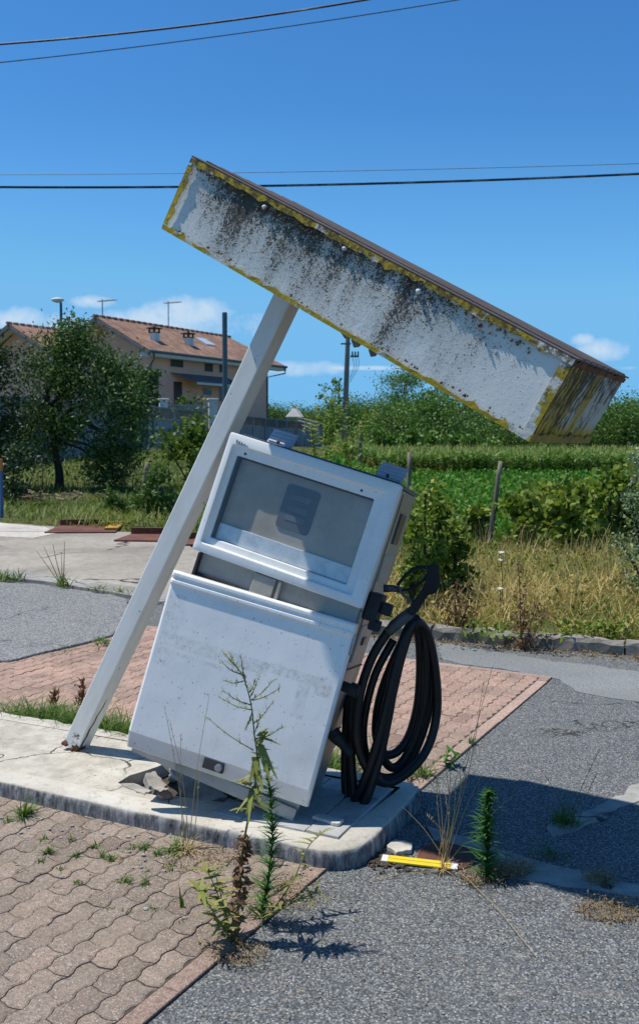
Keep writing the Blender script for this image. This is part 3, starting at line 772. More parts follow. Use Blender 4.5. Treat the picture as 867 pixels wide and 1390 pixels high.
def stones(name, cells, mat, label, cat, kind=None):
    mb = MB()
    for (c, r) in cells:
        n = 7; vs = []; 
        for (zz, rr) in ((-.5, .6), (-.1, 1), (.35, .9), (.6, .45)):
            for j in range(n):
                a = 2 * PI * j / n + zz; k = r * rr * rnd.uniform(.8, 1.2); vs.append((c[0] + k * math.cos(a) * 1.2, c[1] + k * math.sin(a), c[2] + r * zz * .9))
        fs = [(i * n + j, i * n + (j + 1) % n, (i + 1) * n + (j + 1) % n, (i + 1) * n + j) for i in range(3) for j in range(n)] + [tuple(range(3 * n, 4 * n))]
        mb.add(vs, fs)
    return tag(mb.build(name, mat), label, cat, None, kind)
cells = []
for _ in range(75):
    p = gp(rnd.uniform(160, 390), rnd.uniform(1045, 1095), .05); cells.append(((p.x, p.y, rnd.uniform(.015, .05)), rnd.uniform(.006, .022)))
stones('rubble', cells, 'broken_concrete', 'crumbled concrete rubble in the hole under the pump', 'rubble', 'stuff')
cells = []
for _ in range(150):
    k = rnd.random(); px = rnd.uniform(0, 440); py = 1098 + px * .15 + abs(rnd.gauss(0, 45)); p = gp(px, py)
    if not inside(Vector((p.x, p.y)), [xy(Lu, Vmin), xy(0, Vmin), xy(0, Vmax), xy(Lu, Vmax)]): continue
    cells.append(((p.x, p.y, .014), rnd.choice((.002, .003, .003, .004, .006, .008))))
for _ in range(160):
    p = gp(rnd.uniform(470, 867), rnd.uniform(1150, 1380)); cells.append(((p.x, p.y, .001), rnd.uniform(.0015, .0035)))
stones('gravel', cells, 'gravel_stone', 'loose pale pebbles scattered over the paving and asphalt', 'gravel', 'stuff')
cells = []
for _ in range(200):
    p = gp(rnd.gauss(524, 17), rnd.gauss(1168, 6)); cells.append(((p.x, p.y, rnd.uniform(.0, .006)), rnd.uniform(.003, .010)))
stones('dirt', cells, 'soil', 'brown soil clumps heaped against the right corner of the island', 'soil', 'stuff')
p = gp(541, 1154); chunk('concrete_lump', [g2(524, 1156, 0), g2(536, 1145, 0), g2(560, 1150, 0), g2(556, 1160, 0), g2(536, 1163, 0)], 0, .02, 'slab_bright', 'rough white concrete lump set in the asphalt behind the yellow strip', 'concrete lump')

# ------------------------------------------------------------------ pump
HR = Matrix(((.91373, .26035, .31194), (-.29569, .95264, .07106), (-.27867, -.15717, .94744)))
HT = Vector((-0.5457, 3.954, 1.1642))
W, H, Dp, hb = .7803, .5275, .408, .9082
HM = HR.to_4x4(); HM.translation = HT
pump = empty('fuel_pump', HT, HR.to_euler(), 'weathered white fuel pump leaning to the right on the broken island', 'fuel pump')
def at_pump(p): return HM @ Vector(p)
# cabinet: sides, back, top; open recess at the front between bezel and door
mb = MB(); y0 = .047
mb.box(.012, W - .004, y0 + .06, Dp, -hb + .05, H - .015); o = mb.build('cabinet', 'side_metal', pump, bevel=.006)
mb = MB(); mb.box(.012, W - .002, y0 + .012, y0 + .058, -hb + .05, -.012); mb.box(W - .03, W - .002, y0 + .012, y0 + .058, -.012, H - .02)
mb.build('front_frame', 'side_metal', pump, bevel=.004)
mb = MB(); mb.box(-.002, W + .002, y0 + .004, Dp + .01, H - .013, H + .004); mb.build('top_cover', 'pump_top', pump, bevel=.004)
mb = MB(); mb.box(.03, W - .016, -.0, .05, -.16, -.004)
mb.v = [(x, y if not (z < -.1 and y < .02) else y, z) for (x, y, z) in mb.v]
mb2 = MB(); mb2.box(.035, W - .012, .026, y0 + .010, -.22, .0); mb2.build('recess_panel', 'cabinet_inner', pump)
mb = MB(); mb.box(.05, .24, .012, .024, -.20, -.085); mb.box(.035, .05, .0, .024, -.20, -.002); mb.build('recess_box', 'dark_plastic', pump, bevel=.003)
mb = MB(); mb.box(.30, .40, .010, .025, -.17, -.005); mb.box(.415, .43, .004, .025, -.17, -.003); mb.build('recess_plate', 'cabinet_inner', pump, bevel=.003)
# plinth
mb = MB(); mb.prism([(.01, .045), (W - .005, .045), (W - .005, Dp), (.01, Dp)], -hb, -hb + .055); mb.build('plinth', 'side_metal', pump, bevel=.004)
# bezel as nested rounded rectangles
def rrect(x0, x1, z0, z1, y, r, k=4):
    out = []
    for (cx_, cz_, a0) in ((x1 - r, z0 + r, -90), (x1 - r, z1 - r, 0), (x0 + r, z1 - r, 90), (x0 + r, z0 + r, 180)):
        for q in range(k + 1):
            a = math.radians(a0 + 90 * q / k); out.append((cx_ + r * math.cos(a), y, cz_ + r * math.sin(a)))
    return out
ml, mr, mt, mbm = .055, .095, .088, .072      # margins of the window opening
def ring_at(f, y, r): return rrect(ml * f, W - mr * f, mbm * f, H - mt * f, y, r)
RG = [rrect(0, W, 0, H, .046, .010), rrect(0, W, 0, H, .008, .010), rrect(.002, W - .002, .002, H - .002, .002, .011), rrect(.006, W - .006, .006, H - .006, .0, .012),
      ring_at(.50, .0, .014), ring_at(.56, .004, .014), ring_at(.60, .018, .012), ring_at(.95, .022, .008), ring_at(1.0, .027, .006), ring_at(1.0, .058, .006)]
mb = MB(); n = len(RG[0]); vs = [p for r in RG for p in r]
fs = [(r * n + (i + 1) % n, r * n + i, (r + 1) * n + i, (r + 1) * n + (i + 1) % n) for r in range(len(RG) - 1) for i in range(n)]
fs = [tuple(reversed(f)) for f in fs]
mb.add(vs, fs); bz = mb.build('display_bezel', 'pump_white', pump, smooth=True)
bz.modifiers.new('split', 'EDGE_SPLIT').split_angle = math.radians(32)
for (x, z) in ((ml + .035, H - mt + .016), (W * .80, H - mt + .018)):
    mb = MB(); mb.lathe([(.0055, 0), (.005, .002), (.003, .003)], 10, Matrix.Translation((x, .019, z)) @ Matrix.Rotation(PI / 2, 4, 'X')); mb.build('screw', 'rust', bz)
# scribbled maker's badge
pts = []
for i in range(60):
    t = i / 59; pts.append((.040 + .052 * t + .005 * math.cos(t * 26), -.0012, H - .033 - .004 * t + (.009 * (1 - t * .75)) * math.sin(t * 26)))
mb = MB(); mb.tube(pts, .0009, 5); mb.build('badge', 'nozzle_grey', bz)
# recessed display
x0, x1, z0, z1 = ml + .002, W - mr - .002, mbm + .002, H - mt - .002
mb = MB(); yb = .056
mb.box(x0 - .01, x1 + .01, yb, yb + .004, z0 - .01, z1 + .01); disp = mb.build('display_panel', 'window_back', pump)
mb = MB(); mb.box(x0, x1, yb - .010, yb - .001, z0, z0 + .070); mb.build('silver_strip', 'window_strip', disp, bevel=.002)
mb = MB(); mb.prism([(p[0], p[2]) for p in rrect(.305, .455, .205, .395, 0, .016)], 0, .004, Matrix(((1, 0, 0, 0), (0, 0, -1, yb - .001), (0, 1, 0, 0), (0, 0, 0, 1)))); pl_ = mb.build('dark_plate', 'window_plate', disp)
mb = MB()
for zz in (.245, .285, .335): mb.box(.335, .425, yb - .0065, yb - .005, zz, zz + .022)
mb.build('plate_bars', 'window_bars', pl_)
mb = MB(); mb.box(x0 - .001, x0 + .012, .03, yb - .001, z0, z1); mb.box(x0 + .012, x1, .03, yb - .001, z1 - .006, z1 + .001); mb.build('window_liner', 'window_liner', disp)
mb = MB(); mb.add([(x0 - .004, .0285, z0 - .004), (x1 + .004, .0285, z0 - .004), (x1 + .004, .0285, z1 + .004), (x0 - .004, .0285, z1 + .004)], [(0, 1, 2, 3)]); mb.build('window_pane', 'window_glass', pump)
# right side fittings (local x = W)
def side_box(name, ya, yb_, za, zb_, mat, th=.004, bev=.003):
    mb = MB(); mb.box(W - .006, W - .002 + th, ya, yb_, za, zb_); return mb.build(name, mat, pump, bevel=bev)
side_box('side_vent', .19, .30, .285, .42, 'side_label', .006)
side_box('access_plate', .15, .33, .115, .235, 'pale_plate', .003)
side_box('side_seam', y0 + .055, y0 + .064, -hb + .06, H - .03, 'window_liner', .002, 0)
side_box('lower_plate', .15, .34, -.24, -.075, 'pale_plate', .003)
side_box('latch', .22, .28, -.165, -.13, 'side_label', .01)
for zz in (-.03, -.27, -.56):
    side_box('panel_joint', y0 + .07, Dp - .01, zz, zz + .006, 'window_liner', .0015, 0)
# nozzle holder on the side
mb = MB(); mb.box(W, W + .055, .06, .17, -.04, .075); mb.box(W + .055, W + .10, .09, .14, .0, .05); mb.box(W + .03, W + .075, .08, .14, -.075, -.03)
mb.build('nozzle_holder', 'dark_plastic', pump, bevel=.006)
mb = MB(); mb.lathe([(.022, 0), (.022, .035), (.03, .036), (.03, .07), (.02, .075)], 14, Matrix.Translation((W, .12, -.335)) @ Matrix.Rotation(PI / 2, 4, 'Y')); mb.build('hose_outlet', 'dark_plastic', pump)
mb = MB(); mb.lathe([(.03, 0), (.03, .03), (.02, .07), (.02, .12)], 14, Matrix.Translation((W, .22, -.55)) @ Matrix.Rotation(PI / 2 + .5, 4, 'Y')); mb.build('hose_outlet', 'dark_plastic', pump)
# louvred brackets on the top
for x in (.125, .635):
    M = Matrix.Translation((x, .13, H + .006)) @ Matrix.Rotation(math.radians(58), 4, 'X')
    mb = MB(); mb.box(0, .118, 0, .085, 0, .006, M)
    for q in range(4): mb.box(.004, .114, .010 + q * .019, .019 + q * .019, .006, .012, M)
    br = mb.build('louvred_bracket', 'bracket_grey', pump, bevel=.002)
    mb = MB(); mb.lathe([(.007, .0), (.007, .016), (.004, .018)], 8, M @ Matrix.Translation((.05, .015, .0))); mb.build('bolt', 'rust', br)
mb = MB(); mb.box(.02, W - .03, .10, .16, H + .0045, H + .012); mb.build('top_rail', 'pump_top', pump, bevel=.003)

# lower door (ajar): own frame
DR = Matrix(((.99431, -.09381, -.05047), (.09416, .99555, .00471), (.0498, -.00944, .99871)))
DM = DR.to_4x4(); DM.translation = Vector((.0197, -.0875, -.7931))
door = bpy.data.objects.new('door_hinge_frame', None)
bpy.data.objects.remove(door)
DW, DH = .8040, .6930
prof = [(.045, DH - .002), (.010, DH), (.0, DH - .004), (-.003, DH - .010), (-.003, DH - .022), (.004, DH - .027), (.004, DH - .034), (-.002, DH - .039), (-.002, DH - .052), (.008, DH - .060), (.008, .004), (.012, -.003), (.040, -.068), (.046, -.072), (.06, -.072)]
mb = MB(); vs = []; xs2 = [0.0, .004, .012, DW - .012, DW - .004, DW]; yo = [.014, .004, 0, 0, .004, .014]
for xi, x in enumerate(xs2):
    for (y, z) in prof: vs.append((x, min(y + yo[xi], .062), z))
k = len(prof); fs = [(i * k + j, i * k + j + 1, (i + 1) * k + j + 1, (i + 1) * k + j) for i in range(len(xs2) - 1) for j in range(k - 1)]
for i in (0, len(xs2) - 1):
    n0 = len(vs); vs += [(xs2[i], .064, prof[0][1]), (xs2[i], .064, prof[-1][1])]
    f = [i * k + j for j in range(k)] + [n0 + 1, n0]
    fs.append(tuple(f) if i else tuple(reversed(f)))
fs.append((0, (len(xs2) - 1) * k, len(vs) - 2, len(vs) - 4)); 
mb.add(vs, fs); dr = mb.build('lower_door', 'door_paint', pump); dr.matrix_local = DM
bm = bmesh.new(); bm.from_mesh(dr.data); bmesh.ops.recalc_face_normals(bm, faces=bm.faces); bm.to_mesh(dr.data); bm.free()
md = dr.modifiers.new('bevel', 'BEVEL'); md.width = .002; md.segments = 2; md.limit_method = 'ANGLE'; md.angle_limit = math.radians(30)
mb = MB(); mb.box(.345, .435, .008, .03, -.045, .0); mb.build('lock_recess', 'window_liner', dr, bevel=.003)
mb = MB(); mb.lathe([(.016, 0), (.016, .012), (.011, .014)], 14, Matrix.Translation((.415, .009, -.024)) @ Matrix.Rotation(PI / 2, 4, 'X')); mb.build('lock', 'steel', dr)
mb = MB(); mb.box(DW, DW + .006, .012, .05, DH - .13, DH - .045); mb.build('hinge', 'steel', dr, bevel=.002)

# ------------------------------------------------------------------ hose and nozzle
def hz(x, y, Y): return at(430 + x * .2733, 740 + y * .2733, Y * 1.0195)
hroot = empty('fuel_hose', hz(165, 1300, 3.88), None, 'black rubber fuel hose hanging in loops from the right side of the pump', 'fuel hose')
hr_o = hroot.location.copy()
def hose(name, pts, r):
    P = smoothpath([hz(*p) - hr_o for p in pts], 8); mb = MB(); mb.tube(P, r, 12); return mb.build(name, 'rubber', hroot, smooth=True)
N_ = [(385, 398, 3.80), (345, 440, 3.80), (272, 560, 3.80), (218, 720, 3.79), (196, 880, 3.79), (205, 1000, 3.80), (250, 1110, 3.82), (325, 1178, 3.85), (405, 1160, 3.88), (500, 1080, 3.92), (560, 980, 3.95), (592, 850, 3.97), (596, 720, 3.97), (578, 560, 3.95), (548, 440, 3.92), (505, 388, 3.88), (460, 420, 3.86), (395, 540, 3.90), (330, 700, 3.94), (297, 840, 3.95), (296, 960, 3.96), (335, 1036, 3.98), (395, 1028, 4.00), (455, 950, 4.01), (498, 800, 4.0), (512, 620, 3.98), (505, 460, 3.94), (478, 386, 3.90), (440, 440, 3.87), (400, 600, 3.85), (355, 850, 3.83), (322, 1010, 3.82), (290, 1130, 3.81), (250, 1250, 3.81), (214, 1302, 3.82), (188, 1250, 3.85), (172, 1100, 3.87), (168, 920, 3.86), (178, 800, 3.84), (180, 745, 3.82)]
M_ = [(158, 745, 3.90), (146, 900, 3.91), (140, 1100, 3.91), (146, 1235, 3.90), (168, 1290, 3.86), (212, 1225, 3.83), (285, 1030, 3.80), (340, 820, 3.80), (390, 610, 3.81), (440, 440, 3.83), (490, 380, 3.88), (532, 450, 3.93), (542, 640, 3.96), (530, 800, 3.98), (490, 950, 3.99), (432, 1065, 3.98), (380, 1105, 3.96), (340, 1075, 3.94), (325, 1000, 3.92), (345, 880, 3.89), (385, 690, 3.87)]
hose('hose_tube', N_, .0195); hose('hose_tube', M_, .0195)
O_ = [(168, 900, 3.93), (160, 1050, 3.94), (164, 1200, 3.93), (196, 1285, 3.90), (262, 1180, 3.86), (318, 990, 3.85), (368, 780, 3.85), (425, 540, 3.86), (486, 395, 3.89), (556, 470, 3.95), (570, 620, 3.98), (562, 780, 4.0), (530, 920, 4.01), (470, 1060, 4.0), (400, 1140, 3.97), (320, 1150, 3.93), (262, 1090, 3.90), (232, 980, 3.88), (238, 840, 3.87), (290, 640, 3.86), (380, 470, 3.87)]
hose('hose_tube', O_, .0175)
mb = MB(); mb.tube([hz(455, 420, 3.85) - hr_o, hz(490, 372, 3.87) - hr_o, hz(540, 430, 3.94) - hr_o], [.02, .026, .02], 10)
mb.build('hose_clip', 'rubber', hroot, smooth=True)
# nozzle in its plane
def nplate(name, poly, Y, th, mat, par, bev=.004):
    n = len(poly); vs = [hz(x, y, Y - th / 2) - hr_o for (x, y) in poly] + [hz(x, y, Y + th / 2) - hr_o for (x, y) in poly]
    mb = MB(); mb.add(vs, [tuple(range(n)), tuple(range(2 * n - 1, n - 1, -1))] + [(i, n + i, n + (i + 1) % n, (i + 1) % n) for i in range(n)])
    return mb.build(name, mat, par, bevel=bev)
nz = nplate('nozzle', [(545, 100), (585, 92), (606, 104), (612, 200), (598, 226), (575, 246), (552, 246), (508, 320), (478, 352), (445, 330), (470, 290), (530, 205), (538, 170)], 3.78, .06, 'nozzle_black', hroot, .006)
mb = MB(); P = [hz(x, y, 3.78) - hr_o for (x, y) in ((350, 435), (385, 400), (430, 360), (475, 320))]; mb.tube(P, [.019, .026, .024, .019], 12); mb.build('swivel', 'nozzle_grey', nz, smooth=True)
mb = MB(); P = smoothpath([hz(x, y, 3.77) - hr_o for (x, y) in ((400, 200), (440, 150), (495, 112), (540, 112))], 5); mb.tube(P, .0075, 8); P = smoothpath([hz(x, y, 3.77) - hr_o for (x, y) in ((420, 225), (470, 215), (520, 180), (545, 150))], 5); mb.tube(P, .006, 8); mb.build('hand_guard', 'nozzle_black', nz, smooth=True)
mb = MB(); P = smoothpath([hz(x, y, 3.76) - hr_o for (x, y) in ((405, 205), (430, 250), (465, 275), (480, 330))], 5); mb.tube(P, .006, 8); mb.build('trigger', 'nozzle_grey', nz, smooth=True)
mb = MB(); P = [hz(x, y, 3.78) - hr_o for (x, y) in ((330, 215), (380, 215), (420, 225))]; mb.tube(P, [.017, .015, .012], 10); mb.build('spout', 'nozzle_grey', nz, smooth=True)

# ------------------------------------------------------------------ leaning canopy
CRm = Matrix(((.7646, .4716, .43929), (-.41632, .88171, -.22196), (-.492, -.01318, .87049))); CT = Vector((-0.6381, 3.8266, 2.4892))
CL, CH, CD = 1.7459, .3014, .8995; PX, PY, PWd, PLn = .3590, .4028, .0943, 2.523
foot = CRm @ Vector((PX + PWd / 2, PY + PWd / 2, -PLn)) + CT
can = empty('leaning_canopy', foot, None, 'long white box canopy with yellow edges tilted on its bent leaning post', 'canopy')
can.rotation_euler = CRm.to_euler(); OF = Vector((PX + PWd / 2, PY + PWd / 2, -PLn))
def cbuild(mb, name, mat, par=can, **kw):
    o = mb.build(name, mat, par, **kw)
    if par is can: o.location = -OF
    return o
mb = MB(); nu, nv = 60, 8; vs = []
for j in range(nv + 1):
    for i in range(nu + 1):
        x = .004 + (CL - .008) * i / nu; z = .004 + (CH - .008) * j / nv
        vs.append((x, .006 + .0025 * math.sin(x * 9 + 1) * math.sin(z * 10) + rnd.gauss(0, .0005), z))
mb.add(vs, [(j * (nu + 1) + i, j * (nu + 1) + i + 1, (j + 1) * (nu + 1) + i + 1, (j + 1) * (nu + 1) + i) for j in range(nv) for i in range(nu)])
fas = cbuild(mb, 'front_panel', 'fascia_white', smooth=True)
mb = MB(); mb.box(CL - .008, CL - .004, .01, CD - .01, .0, CH - .0); cbuild(mb, 'end_panel', 'end_panel')
mb = MB(); mb.box(.004, .008, .01, CD - .01, 0, CH); cbuild(mb, 'end_panel', 'end_panel')
mb = MB(); mb.box(.004, CL - .004, CD - .012, CD - .008, 0, CH); cbuild(mb, 'back_panel', 'canopy_under')
mb = MB(); mb.box(.01, CL - .01, .012, CD - .014, .004, .008); cbuild(mb, 'underside', 'canopy_under')
mb = MB(); mb.box(-.004, CL + .008, -.002, CD + .006, CH + .001, CH + .008)
for q in range(1, 9): mb.box(-.003, CL + .007, CD * q / 9 - .008, CD * q / 9 + .008, CH + .008, CH + .014)
cbuild(mb, 'roof_sheet', 'canopy_roof', bevel=.002)
# trim with ragged peeled edge
def strip(mb, a, c, wdir, wd, out, th, k=60, rag=.004):
    a, c, wdir, out = Vector(a), Vector(c), Vector(wdir), Vector(out); vs = []
    for i in range(k + 1):
        p = a + (c - a) * (i / k); ww = wd + rnd.gauss(0, rag) + (rnd.random() < .12) * rnd.uniform(-.008, .012); lift = abs(rnd.gauss(0, .0012))
        vs += [p, p + out * th, p + wdir * ww + out * (th + lift), p + wdir * ww]
    fs = [(i * 4 + j, i * 4 + (j + 1) % 4, (i + 1) * 4 + (j + 1) % 4, (i + 1) * 4 + j) for i in range(k) for j in range(4)] + [(0, 3, 2, 1), (k * 4, k * 4 + 1, k * 4 + 2, k * 4 + 3)]
    mb.add(vs, fs)
mb = MB()
strip(mb, (0, .0, CH), (CL, .0, CH), (0, 0, -1), .021, (0, -1, 0), .005)
strip(mb, (0, .0, -.004), (CL, .0, -.004), (0, 0, 1), .016, (0, -1, 0), .004)
strip(mb, (-.002, 0, .02), (-.002, 0, CH - .03), (1, 0, 0), .022, (0, -1, 0), .0035, 16)
strip(mb, (CL, 0, .02), (CL, 0, CH - .03), (-1, 0, 0), .036, (0, -1, 0), .0035, 16)
cbuild(mb, 'yellow_trim', 'trim_yellow')
mb = MB(); strip(mb, (CL, -.004, -.004), (CL, CD, -.004), (0, 0, 1), .03, (1, 0, 0), .004, 30); cbuild(mb, 'end_trim', 'end_trim')
mb = MB(); strip(mb, (CL - .004, .0, .02), (CL - .004, .0, CH), (0, 1, 0), .012, (1, 0, 0), .004, 16); strip(mb, (CL - .004, .0, CH - .022), (CL - .004, CD, CH - .022), (0, 0, 1), .022, (1, 0, 0), .005, 30); cbuild(mb, 'dark_trim', 'rust')
# bolts and lichen lumps along the top edge
for x, r in ((.41, .011), (.80, .010), (1.14, .011), (1.40, .008), (.42, .007)):
    mb = MB(); M = Matrix.Translation((x, -.004, CH - .045 + rnd.gauss(0, .004))) @ Matrix.Rotation(PI / 2, 4, 'X'); mb.lathe([(r * 1.0, -.008), (r * .8, .002), (r * .5, .007), (r * .2, .009)], 7, M); cbuild(mb, 'bolt', 'white_plastic' if r > .009 else 'rust')
mb = MB()
for _ in range(230):
    x = min(CL - .03, abs(rnd.betavariate(1.3, 2.0) * CL) + .02); z = CH - .026 - abs(rnd.gauss(0, .014)); r = rnd.uniform(.002, .006)
    mb.add([(x - r, -.001, z - r), (x + r, -.001, z - r * .7), (x + r * .8, -.001, z + r), (x - r * .7, -.001, z + r), (x, -.001 - r, z)], [(0, 1, 4), (1, 2, 4), (2, 3, 4), (3, 0, 4)])
for _ in range(60):
    x = rnd.uniform(.02, CL - .02); r = rnd.uniform(.002, .005); z = .022 + rnd.gauss(0, .004)
    mb.add([(x - r, .002, z - r), (x + r, .002, z - r * .7), (x + r * .8, .002, z + r), (x - r * .7, .002, z + r), (x, .001 - r, z)], [(0, 1, 4), (1, 2, 4), (2, 3, 4), (3, 0, 4)])
lc = cbuild(mb, 'lichen', 'lichen_crust'); lc['kind'] = 'stuff'
# hanging scraps under the lower edge
for (x, w_, h_) in ((.98, .05, .03), (1.06, .045, .028), (.93, .05, .018), (1.35, .02, .012)):
    mb = MB(); mb.add([(x, .01, 0), (x + w_, .012, 0), (x + w_ * .9, .014, -h_ * .6), (x + w_ * .5, .016, -h_), (x + .006, .012, -h_ * .4)], [(0, 1, 2, 3, 4)]); mb.add([(x, .02, 0), (x + w_, .022, 0), (x + w_ * .5, .03, -h_)], [(0, 1, 2)])
    cbuild(mb, 'peeled_scrap', 'canopy_under')
# post
mb = MB(); mb.box(PX, PX + PWd, PY, PY + PWd, -PLn, .004); mb.v = [(x, y, z) for (x, y, z) in mb.v]
po = cbuild(mb, 'post', 'post_paint', bevel=.006)
mb = MB(); x = PX + PWd; vs = []
for i in range(14):
    t = i / 13; z = -PLn + .002 + .33 * t; wv_ = .016 * (1 - t) ** .6 + .002; yc = PY + .016 + .035 * t * t + .004 * math.sin(i * 1.9)
    vs += [(x + .0012, yc - wv_ * .5, z), (x + .0012, yc + wv_ * .5, z)]
mb.add(vs, [(2 * i, 2 * i + 1, 2 * i + 3, 2 * i + 2) for i in range(13)]); sp_ = mb.build('rust_split', 'window_liner', po)
mb = MB()
for _ in range(26):
    p = Vector((PX + rnd.uniform(-.012, PWd + .006), PY + rnd.uniform(-.012, PWd + .01), -PLn + rnd.uniform(-.004, .012))); r = rnd.uniform(.006, .016)
    mb.lathe([(r, -.008), (r * 1.1, 0), (r * .5, r * .6)], 6, Matrix.Translation(p))
mb.build('rusted_foot', 'rust', po)

# ------------------------------------------------------------------ small ground things
def flat_on(px0, py0, px1, py1, z=0): return gp(px0, py0, z), gp(px1, py1, z)
a, c = flat_on(518, 1168, 621, 1178)
dv = (c - a); Ln = dv.length; ang = math.atan2(dv.y, dv.x)
yr = empty('yellow_strip', (a.x, a.y, .006), (0, .02, ang), 'flat yellow plastic strip with white ends lying on the asphalt', 'plastic strip')
mb = MB(); mb.box(.026, Ln - .026, -.026, .026, 0, .008); mb.build('strip_body', 'yellow_plastic', yr, bevel=.002)
for (x0_, x1_) in ((0, .0255), (Ln - .0255, Ln)):
    mb = MB(); mb.box(x0_, x1_, -.026, .026, 0, .0075); mb.build('end_cap', 'white_plastic', yr, bevel=.002)
mb = MB(); mb.box(.027, Ln - .027, -.0025, -.0005, .008, .0086); mb.build('scale_line', 'nozzle_grey', yr)
# rusty drain cover
p = gp(606, 1163); mb = MB(); mb.lathe([(.115, -.01), (.115, .004), (.105, .007), (.103, .004), (.07, .004), (.068, .006), (.04, .006), (.038, .004), (.0, .004)], 28, Matrix.Translation((p.x, p.y, 0)))
tag(mb.build('drain_cover', 'rust_sheet'), 'round rusty iron cover in the asphalt behind the yellow strip', 'drain cover')

# rusty sheets on the slab
def rsheet(name, px, py, w_, l_, rot, label, yellow=False):
    p = gp(px, py, .03); r = empty(name, (p.x, p.y, .034), (.0, .0, rot), label, 'metal sheet')
    mb = MB(); mb.box(-w_ / 2, w_ / 2, -l_ / 2, l_ / 2, 0, .02); mb.build('plate', 'rust_sheet', r, bevel=.004)
    mb = MB(); mb.box(-w_ / 2, w_ * .12, l_ / 2 - .02, l_ / 2 + .06, .02, .12, Matrix.Rotation(.0, 4, 'X')); mb.build('flange', 'rust', r)
    mb = MB(); mb.box(w_ * .13, w_ / 2 + .1, l_ / 2 - .1, l_ / 2 + .02, .02, .09); mb.box(w_ * .3, w_ / 2, -l_ / 4, l_ / 2 - .12, .02, .06); mb.build('rail', 'rust_yellow' if yellow else 'rust', r, bevel=.01)
rsheet('rusty_sheet', 118, 719, 1.15, 1.15, .05, 'rusty brown metal sheet with a yellow rail lying on the concrete slab under the tree', True)
rsheet('rusty_sheet', 205, 731, .9, .9, -.1, 'rusty brown metal sheet lying on the concrete just left of the post')
rsheet('rusty_sheet', 262, 737, .7, .7, .1, 'rusty sheet with a yellow rail between the leaning post and the pump', True)

# blue post at the left edge
a = gp(3, 707); pr_ = empty('marker_post', (a.x, a.y, 0), None, 'thin blue post with orange band at the left edge of the meadow', 'post')
mb = MB(); mb.lathe([(.036, 0), (.036, .95), (.033, .96)], 10); mb.build('shaft', 'blue_paint', pr_, smooth=False)
mb = MB(); mb.lathe([(.038, .96), (.038, 1.18), (.033, 1.19)], 10); mb.build('orange_band', 'orange_paint', pr_)

# wooden stakes
def stake(top, bot, Y, r, label, name='wooden_stake'):
    a = at(*bot, Y); c = at(*top, Y); a.z = min(a.z, gz(a.x, a.y)) - .1
    mb = MB(); k = 7; pts = [a + (c - a) * (i / k) + Vector((rnd.gauss(0, .008), rnd.gauss(0, .008), 0)) for i in range(k + 1)]
    pts = [p - a for p in pts]; mb.tube(pts, [r * (1.1 - .2 * i / k) for i in range(k + 1)], 8); o = mb.build(name, 'wood_grey', smooth=True); o.location = a
    return tag(o, label, 'stake')
stake((679, 626), (661, 728), 15.5, .042, 'tall grey wooden stake leaning right in the middle of the field edge')
stake((822, 640), (806, 730), 15.5, .045, 'grey wooden stake half hidden in the leafy bushes at the right')
stake((556, 614), (552, 640), 19, .05, 'short dark stake at the soy field edge above the pump')
stake((201, 628), (189, 668), 19, .055, 'short wooden stake leaning right in the meadow behind the post')
stake((490, 571), (487, 600), 45, .09, 'short stake among the far bushes right of the utility pole')

# ------------------------------------------------------------------ poles and wires
px_, py_ = 305, 424
a = at(305, 424, 25); g0 = gz(a.x, a.y)
mb = MB(); mb.lathe([(.068, g0 - .2), (.068, a.z - .02), (.06, a.z)], 14, Matrix.Translation((a.x, a.y, 0))); tag(mb.build('metal_pole', 'pole_metal', smooth=False), 'plain blue grey metal pole in front of the pink house', 'pole')
a = at(466, 600, 50); t_ = at(472.5, 440, 50)
up = empty('utility_pole', (a.x, a.y, zt(a.x, a.y)), None, 'concrete utility pole with crossbar rising behind the canopy', 'utility pole')
o0 = Vector((a.x, a.y, zt(a.x, a.y))); top_ = Vector((t_.x + .1, t_.y, 9.0))
mb = MB(); mb.tube([Vector((0, 0, -.3)), (Vector((t_.x, t_.y, t_.z)) - o0), top_ - o0], [.175, .115, .10], 12); mb.build('shaft', 'pole_concrete', up, smooth=True)
q = at(471, 467, 50) - o0; mb = MB(); mb.box(-.34, .20, -.16, -.10, -.04, .04, Matrix.Translation(q)); mb.build('crossbar', 'pole_metal', up)
q = at(475, 484, 50) - o0; mb = MB(); mb.box(.0, .46, -.18, -.12, -.05, .05, Matrix.Translation(q)); mb.build('bracket', 'pole_metal', up)
for i in range(3):
    mb = MB(); mb.lathe([(.03, 0), (.05, .06), (.03, .10), (.05, .14), (.02, .22)], 8, Matrix.Translation(q + Vector((.12 + .15 * i, -.15, .05)))); mb.build('insulator', 'dark_plastic', up)
mb = MB()
for i in range(3):
    mb.tube(smoothpath([q + Vector((.12 + .15 * i, -.15, -.05)), q + Vector((.2 + .12 * i, -.15, -.55)), q + Vector((-.02, -.12, -1.1 - .15 * i))], 6), .012, 5)
mb.build('drop_cable', 'wire_dark', up)
